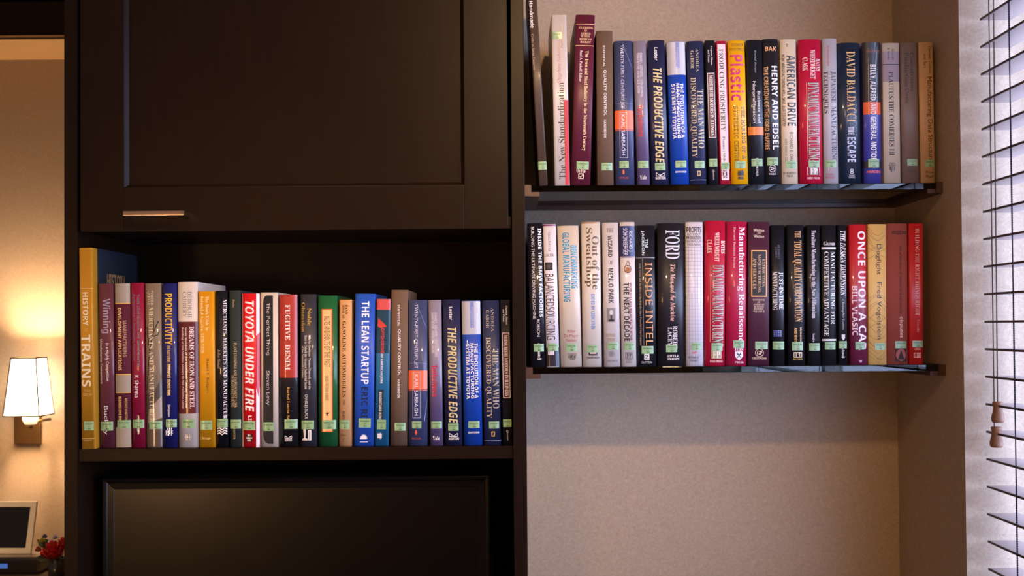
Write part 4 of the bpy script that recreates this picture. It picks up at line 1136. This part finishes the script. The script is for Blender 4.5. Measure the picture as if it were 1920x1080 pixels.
    ('H', 470, 565, 467, 562, 67, 987, 'c42420', 'p', 'red paperback with faint pink serif capitals at the right end of the lower glass shelf', [
        ('v', 'T', 'BUILDING THE RIGHT THINGS RIGHT', 510, 98, 535, 668, 'e4a088', 'r'), ('v', 'A', 'Naude', 521, 697, 537, 778, 'd86858', 's'), ('h', 'P', 'COSS', 506, 880, 543, 893, 'e8a890', 'N'), ('f', 'M', 500, 911, 546, 943, 'e4a088', 4), ('h', 'M', 'III', 508, 917, 538, 937, 'e4a088', 'R'), ('s', 490, 832, 560, 875)]),
]

CABINET = [
    ('I', 37, 105, 22, 92, 40, 1050, 'b47c1c', 'f', 'tallest ochre spined book with blue covers at the left end of the cabinet shelf', [
        ('l', 'L', [[(26, 245), (92, 245)]], 2, 'd8b070'), ('v', 'T', 'HISTORY', 41, 265, 68, 433, 'e0cca0', 'N'), ('h', 'T', 'OF', 49, 449, 66, 464, 'd0a858', 'n'), ('v', 'T', 'TRAINS', 35, 480, 81, 742, 'e4d0a8', 'N'), ('h', 'A', 'Colin\nGarratt', 42, 755, 88, 788, 'd8a860', 'n'),
        ('l', 'L', [[(90, 46), (92, 300), (94, 500), (98, 800), (103, 1046)]], 2.4, 'd8c4a0'), ('b', 'L', 1004, 1006, 'd8b070'), ('h', 'P', 'HAMLYN', 46, 1010, 86, 1018, 'd8b070', 'n'), ('s', 48, 918, 97, 963)]),
    ('I', 125, 198, 112, 193, 222, 1050, '5e2c36', 'j', 'plum jacket with a grey sideways title second from the left on the cabinet shelf', [
        ('v', 'T', 'Winning', 132, 298, 180, 472, '9c8c9c', 'N'), ('v', 'S', 'in a Highly Competitive', 155, 522, 174, 715, W_, 'n'), ('v', 'S', 'Manufacturing Environment', 122, 503, 141, 728, W_, 'n'), ('v', 'A', 'Buckley', 144, 840, 170, 985, 'd8d0d0', 's'), ('s', 130, 920, 193, 965)]),
    ('I', 208, 283, 198, 280, 220, 1050, '541a2c', 'c', 'maroon book with three grey blocks edged in gold on the cabinet shelf', [
        ('b', 'B', 220, 318, '9c8e7c'), ('b', 'L', 318, 323, 'd8a848'), ('b', 'L', 678, 683, 'd8a848'), ('b', 'B', 683, 770, '9c8e7c'), ('b', 'L', 770, 775, 'd8a848'), ('b', 'B', 948, 1050, '9c8e7c'),
        ('v', 'T', 'MANUFACTURING', 244, 408, 262, 592, 'b08a70', 'N'), ('v', 'T', 'DEVELOPMENT APPLICATIONS', 219, 345, 237, 660, 'e8c888', 'N'), ('v', 'A', 'ANDRE MARTIN', 254, 800, 267, 910, 'b08858', 'N'), ('v', 'P', 'BUSINESS ONE IRWIN', 222, 793, 237, 930, 'e8c070', 'N'), ('s', 215, 912, 282, 955)]),
    ('I', 288, 355, 282, 347, 218, 1050, '8a1434', 'j', 'crimson jacket with a faded teal two line title on the cabinet shelf', [
        ('v', 'T', 'Trade Liberalization and Manufacturing', 313, 275, 331, 640, '56707c', 'N'), ('v', 'T', 'Performance in Developing Countries', 291, 275, 308, 612, '56707c', 'N'), ('v', 'A', 'K. Sharma', 303, 685, 325, 797, W_, 'N'), ('o', 'M', 310, 885, 332, 985, '282848'), ('h', 'M', 'L', 318, 955, 328, 968, W_, 'N'), ('s', 292, 910, 350, 953)]),
    ('I', 363, 440, 350, 437, 220, 1050, '7e6c58', 'j', 'worn tan jacket printed with bare trees and a white serif title on the cabinet shelf', [
        ('g', 'G', [[(358, 780), (400, 770), (438, 700), (440, 880), (400, 860), (362, 900)]], '4c4238'), ('g', 'G', [[(362, 960), (390, 930), (440, 950), (440, 1045), (363, 1045)]], '544438'), ('g', 'G', [[(375, 860), (438, 790), (440, 900), (370, 930)]], '948270'),
        ('l', 'G', [[(366, 760), (372, 640), (380, 560), (392, 490), (410, 440), (424, 410)], [(380, 560), (368, 480), (366, 440)], [(392, 490), (420, 480), (436, 450)], [(398, 465), (400, 420), (394, 380)]], 5, '2e261e'),
        ('v', 'A', 'PORTER', 385, 255, 398, 330, 'd0bca0', 'R'), ('v', 'A', 'LIVESAY', 367, 255, 381, 330, 'd0bca0', 'R'), ('v', 'T', 'MERCHANTS AND MANUFACTURERS', 377, 340, 400, 940, 'e0cca8', 'r'), ('s', 378, 917, 440, 957)]),
    ('I', 445, 515, 442, 515, 220, 1050, '1e1f5e', 'j', 'indigo jacket with a bold yellow title on the cabinet shelf', [
        ('v', 'T', 'PRODUCTIVITY', 456, 272, 494, 530, 'e4b030', 'N'), ('v', 'S', 'IN NATURAL RESOURCE INDUSTRIES', 467, 535, 484, 787, 'd0a838', 'N'), ('v', 'A', 'Simpson', 468, 833, 484, 895, W_, 'n'), ('h', 'P', 'RFF', 461, 964, 497, 990, W_, 'N'),
        ('l', 'M', [[(470, 950), (470, 962)], [(480, 950), (480, 962)], [(490, 950), (490, 962)]], 5, W_), ('s', 462, 908, 518, 948)]),
    ('J', 42, 160, 38, 152, 90, 1043, 'd4c6ba', 'j', 'thick white jacket with a wide dark red middle band on the cabinet shelf', [
        ('b', 'B', 318, 850, '581a1c'), ('v', 'A', 'DEBORAH', 98, 143, 122, 295, '988c84', 'R'), ('v', 'A', 'CADBURY', 68, 145, 92, 292, '988c84', 'R'), ('v', 'T', 'DREAMS OF IRON AND STEEL', 110, 345, 135, 820, 'ecdcd4', 'R'),
        ('v', 'S', 'Seven Wonders of the Nineteenth Century, from the', 80, 352, 96, 815, 'dcc8c0', 'N'), ('v', 'S', 'Building of the London Sewers to the Panama Canal', 62, 352, 76, 820, 'dcc8c0', 'N'),
        ('p', 'M', 79, 970, 98, 1004, '887c78'), ('p', 'M', 101, 970, 120, 1004, '887c78'), ('l', 'M', [[(79, 986), (120, 986)], [(88, 970), (88, 1004)], [(111, 970), (111, 1004)]], 3, 'd0c4bc'), ('s', 63, 882, 137, 935)]),
    ('J', 165, 257, 160, 252, 143, 1043, 'd08c10', 'p', 'mustard yellow paperback with pale two line title on the cabinet shelf', [
        ('v', 'T', 'The Work Ethic in', 202, 170, 221, 370, 'f0d4a0', 'r'), ('v', 'T', 'Industrial America, 1850-1920', 172, 172, 191, 500, 'f0d4a0', 'r'), ('v', 'A', 'Daniel T. Rodgers', 204, 530, 223, 730, '50340c', 'r'), ('h', 'P', 'Chicago', 172, 984, 230, 1002, 'e8b860', 'r'), ('s', 172, 890, 240, 943)]),
    ('J', 265, 330, 258, 328, 140, 1043, '13131a', 'j', 'black jacket with a long white serif title and zigzag emblem on the cabinet shelf', [
        ('v', 'T', 'MERCHANTS, MARKETS AND MANUFACTURE', 301, 190, 324, 900, 'e8e0e0', 'r'), ('v', 'A', 'John Smail', 270, 478, 288, 590, 'c8b49c', 'i'), ('l', 'M', [[(268, 940 + 14 * k), (282, 932 + 14 * k), (298, 944 + 14 * k), (312, 932 + 14 * k), (326, 940 + 14 * k)] for k in range(3)], 7, 'dcd4d0'), ('s', 262, 880, 328, 930)]),
    ('J', 340, 408, 338, 402, 138, 1043, '29302c', 'c', 'dark green cloth book with small tan capitals on the cabinet shelf', [
        ('v', 'A', 'Portz', 357, 190, 370, 235, 'b49868', 'R'), ('v', 'T', 'PLANT CLOSINGS AND EMPLOYMENT LOSS', 366, 440, 383, 812, 'c0a478', 'R'), ('v', 'T', 'IN MANUFACTURING', 350, 628, 366, 812, 'c0a478', 'R'), ('v', 'P', 'PRAEGER', 363, 920, 374, 998, 'b49868', 'R'), ('s', 343, 885, 407, 937)]),
    ('J', 412, 513, 408, 515, 155, 1043, 'd01820', 'j', 'bright red jacket with slanted white capitals and a white right edge on the cabinet shelf', [
        ('g', 'B', [[(494, 155), (516, 155), (514, 1043), (494, 1043)]], 'd8cccc'), ('g', 'B', [[(494, 400), (512, 380), (516, 430), (516, 680), (508, 760), (494, 700)]], 'b01420'), ('g', 'B', [[(406, 155), (414, 155), (420, 1043), (410, 1043)]], 'c0a898'),
        ('v', 'T', 'TOYOTA UNDER FIRE', 430, 197, 482, 838, 'f0e4dc', 'J'), ('v', 'A', 'LIKER', 449, 862, 469, 945, 'f0e4dc', 'N'), ('p', 'M', 436, 968, 474, 1012, '181010'), ('h', 'M', 'Mc\nGraw\nHill', 437, 970, 472, 1010, 'e8dcd4', 'N'), ('s', 418, 893, 490, 945)]),
    ('K', 28, 127, 25, 125, 150, 1040, 'cbbaa8', 'q', 'cream jacket with a long rounded black panel on the cabinet shelf', [
        ('g', 'N', [[(41, 205), (44, 185), (52, 172), (64, 166), (98, 166), (100, 1026), (70, 1025), (55, 1015), (46, 998), (42, 975)]], '1b191d'), ('v', 'T', 'The Perfect Thing', 57, 210, 80, 512, 'dcd4d4', 'n'), ('v', 'A', 'Steven Levy', 57, 602, 79, 800, 'd4cccc', 'n'), ('s', 40, 900, 104, 950)]),
    ('K', 133, 240, 130, 238, 162, 1040, '1b181b', 'j', 'brick red over black jacket with spaced white slab capitals on the cabinet shelf', [
        ('b', 'B', 162, 643, 'a83428'), ('v', 'T', 'FUGITIVE  DENIM', 169, 220, 197, 597, 'f0e0d8', 'R'), ('v', 'A', 'Rachel Louise Snyder', 176, 695, 195, 935, 'cc9848', 'R'),
        ('l', 'M', [[(168, 978), (187, 992), (206, 978)], [(168, 996), (168, 978)], [(206, 978), (206, 996), (168, 996)]], 4, 'e0d8d0'), ('h', 'P', 'NORTON', 167, 1001, 207, 1011, 'e0d8d0', 'N'), ('s', 165, 883, 238, 938)]),
    ('K', 255, 350, 255, 347, 160, 1038, '323037', 'j', 'charcoal jacket with an amber two line title at the top on the cabinet shelf', [
        ('v', 'T', 'Noble', 298, 240, 319, 342, 'b88c38', 'R'), ('v', 'T', 'Obsession', 263, 207, 283, 378, 'b88c38', 'R'), ('v', 'S', 'Charles Goodyear, Thomas Hancock, and the', 301, 395, 317, 710, 'd8ccc0', 'R'), ('v', 'S', 'Race to Unlock the Greatest Industrial Secret', 281, 397, 296, 708, 'd8ccc0', 'R'),
        ('v', 'S', 'of the Nineteenth Century', 262, 460, 276, 645, 'd8ccc0', 'R'), ('v', 'A', 'CHARLES SLACK', 283, 740, 301, 880, 'd8d0c8', 'n'), ('p', 'M', 302, 945, 320, 1005, 'e0d8d0'), ('l', 'M', [[(311, 952), (311, 1000)]], 4, '323037'), ('g', 'M', [[(272, 935), (288, 935), (286, 990), (298, 996), (300, 1006), (266, 1006), (268, 996), (278, 990)]], 'dcd0c4'), ('s', 262, 890, 335, 940)]),
    ('K', 360, 470, 355, 470, 168, 1038, '1c5a30', 'j', 'green jacket with an orange framed peach title panel on the cabinet shelf', [
        ('p', 'N', 380, 245, 442, 955, 'ecb878'), ('f', 'F', 380, 245, 442, 955, 'e07038', 6), ('v', 'T', 'NUTS AND BOLTS OF THE PAST', 394, 288, 429, 580, '34281c', 'n'), ('v', 'A', 'DAVID FREEMAN HAWKE', 399, 630, 421, 775, '4c3c28', 'n'),
        ('g', 'M', [[(400, 846), (408, 848), (412, 838), (416, 847), (427, 840), (420, 852), (413, 855), (415, 866), (409, 862), (407, 853)]], '282018'), ('s', 383, 887, 462, 940)]),
    ('K', 480, 550, 480, 555, 192, 1038, 'cc9864', 'c', 'small tan book with brown capitals beside the blue jacket on the cabinet shelf', [
        ('v', 'S', 'HAND', 515, 220, 531, 275, '483420', 'R'), ('v', 'S', 'BOOK OF', 498, 222, 513, 300, '483420', 'R'), ('v', 'T', 'GASOLINE AUTOMOBILES', 499, 315, 520, 755, '402c18', 'R'), ('v', 'S', '1906', 502, 768, 515, 800, '483420', 'R'), ('v', 'P', 'BARNES', 500, 835, 514, 905, '483420', 'R'),
        ('h', 'P', 'NOBLE', 486, 969, 520, 980, '604830', 'R'), ('v', 'P', 'OLD', 500, 990, 511, 1015, '604830', 'R'), ('s', 482, 888, 541, 940)]),
    ('L', 73, 185, 78, 197, 158, 1040, '2450b0', 'q', 'royal blue jacket with large white sans capitals on the cabinet shelf', [
        ('v', 'T', 'THE LEAN STARTUP', 116, 200, 160, 678, 'f0ecf0', 'N'), ('v', 'A', 'ERIC RIES', 115, 695, 152, 930, '141c34', 'N'),
        ('g', 'M', [[(109 + 0, 996)] + [(130 + (24 if i % 2 else 17) * math.cos(math.pi - i * math.pi / 16), 996 - (29 if i % 2 else 21) * math.sin(i * math.pi / 16)) for i in range(17)] + [(152, 996)]], 'ece4e4'), ('l', 'M', [[(108, 1013), (153, 1013)]], 4, 'e0d8e0'), ('s', 100, 877, 170, 930)]),
    ('L', 190, 272, 203, 285, 188, 1040, '1f6088', 'p', 'thin teal blue paperback with a coral cap on the cabinet shelf', [
        ('b', 'B', 250, 500, '123a4c'), ('b', 'B', 188, 249, 'c84c48'), ('g', 'G', [[(212, 296), (226, 308), (240, 322), (258, 338), (262, 348), (246, 350), (232, 356), (220, 352), (208, 340), (213, 322)]], 'c43c34'),
        ('v', 'T', 'OFFSHORING', 229, 357, 248, 500, 'cc3428', 'N'), ('v', 'T', 'OF AMERICAN JOBS', 224, 505, 240, 675, W_, 'N'), ('p', 'N', 213, 712, 244, 900, '142834'), ('v', 'A', 'BHAGWATI AND BLINDER', 218, 725, 233, 905, 'd8d0c8', 'N'),
        ('p', 'M', 208, 964, 234, 992, 'd0ccc8'), ('l', 'M', [[(226, 958), (226, 998)]], 2, 'e0dcd8'), ('s', 207, 885, 258, 940)]),
]

# repeats on the cabinet shelf: index in UPPER, crop, base left/right, top left/right, top y, base y, label
REPEATS = [
    (3, 'L', 287, 373, 287, 385, 150, 1036, 'dark brown cloth handbook with small white capitals on the cabinet shelf'),
    (4, 'L', 385, 497, 388, 495, 207, 1034, 'slate blue jacket with an orange band across the middle on the cabinet shelf'),
    (5, 'M', 82, 155, 72, 145, 210, 1030, 'mauve grey jacket with a red sideways title on the cabinet shelf'),
    (6, 'M', 165, 270, 150, 257, 210, 1029, 'navy jacket with slanted tan capitals on the cabinet shelf'),
    (7, 'M', 275, 385, 260, 375, 218, 1028, 'bright blue jacket with a dotted silver top on the cabinet shelf'),
    (8, 'M', 393, 493, 380, 482, 213, 1027, 'dark blue jacket with thin bronze capitals on the cabinet shelf'),
    (9, 'M', 505, 558, 485, 545, 207, 1026, 'thin black book with red boxed title at right end of the cabinet shelf'),
]

keys = {('TECHNOLOGY', 'N'): 1, ('CTR', 'N'): 1, ('303', 'N'): 1, ('HISTORY', 'N'): 1, ('OF', 'N'): 1}
for row in (UPPER, LOWER, CABINET):
    for bk in row:
        for it in bk[10]:
            if it[0] in 'vhu':
                keys[(it[2], it[8])] = 1
build_glyphs(keys)


def make_row(row, group, z, Yf):
    out = []
    for i, bk in enumerate(row):
        out.append(Book(*bk[:11], group, z, 1.656 if row is CABINET and i == 0 else Yf, col2=bk[11] if len(bk) > 11 else None))
    return out


def settle(books, x_min, x_max):
    """push neighbours apart so that no two books share space, at the foot and at the head"""
    for _ in range(60):
        for a, b in zip(books, books[1:]):
            hh = min(a.h, b.h)
            for k in (0.0, hh):
                ra = a.o.x + k * math.sin(a.t) + (a.w / 2 + getattr(a, 'pad', 0)) / math.cos(a.t)
                lb = b.o.x + k * math.sin(b.t) - b.w / 2 / math.cos(b.t)
                if ra > lb - .0004:
                    d = (ra - lb + .0004)
                    if d > .0012 and k:
                        e = d / hh / 2
                        a.t -= e * .5
                        b.t += e * .5
                    a.o.x -= d * .25
                    b.o.x += d * .25
                    a.w -= d * .15
                    b.w -= d * .15
        for a in books:
            for k in (0.0, a.h):
                l = a.o.x + k * math.sin(a.t) - a.w / 2 / math.cos(a.t)
                r = a.o.x + k * math.sin(a.t) + a.w / 2 / math.cos(a.t)
                if l < x_min:
                    a.o.x += x_min - l
                if r > x_max:
                    a.o.x -= r - x_max


class Stand:
    pass


upper = make_row(UPPER, GU, SHELF_Z[0], Y_SP)
lower = make_row(LOWER, GL_, SHELF_Z[1], Y_SP)
cabs = make_row(CABINET, GC, ZS1, Y_SP)
reps = []
for idx, crop, bl, br, tl, tr, yt, yb, label in REPEATS:
    src = upper[idx]
    r = Book(crop, bl, br, tl, tr, yt, yb, src.col, src.fin, label, [], GC, ZS1, Y_SP)
    r.src, r.h = src, src.h
    reps.append(r)
settle(upper, XCR + .0006, XR - .001)
for r in reps:
    r.w = r.src.w
settle(lower, XCR + .0006, XR - .001)
cabs[0].pad = .0026      # its boards stand proud of the spine
settle(cabs + reps, XCL + TL + .0006, XCR - TRT - .0006)
for bk in upper + lower + cabs:
    bk.o.z = bk.o.z
    bk.build()


def copy_tree(o, parent=None):
    c = o.copy()
    C.objects.link(c)
    if parent is not None:
        c.parent = parent
    for ch in list(o.children):
        copy_tree(ch, c)
    return c


for r in reps:
    c = copy_tree(r.src.root)
    c.location = r.o
    c.rotation_euler = (0, r.t, 0)
    k = r.w / r.src.w
    c.scale = (k, 1, 1)
    c['label'], c['group'] = r.label, GC

# the tall ochre book shows its blue front board
bk = cabs[0]
w, h, d = bk.w, bk.h, bk.d
M_BOARD = mat('0e1924', 0.6, bump=.2, bscale=900, name='blue_board')
joint = obj('cloth_joint', boxes((w / 2, w / 2 + .0003, .006, .020, 0.0005, h - .0005)), bk.mat('a8721c'), bk.root)
brd = obj('front_board', boxes((w / 2, w / 2 + .0022, .020, d + .012, 0, h)), M_BOARD, bk.root)
for s, (a0, a1), (z0, z1), nm in (('HISTORY', (.055, .135), (h - .066, h - .040), 'cover_lettering'), ('OF', (.08, .11), (h - .09, h - .072), 'cover_lettering')):
    vs, fs = GLYPHS[(s, 'N')]
    bm = bmesh.new()
    bv = [bm.verts.new((w / 2 + .0024, a0 + a * (a1 - a0), z0 + b * (z1 - z0))) for a, b in vs]
    for f in fs:
        bm.faces.new([bv[i] for i in f])
    obj(nm, bm, mat('8c6a3c', .5), brd)
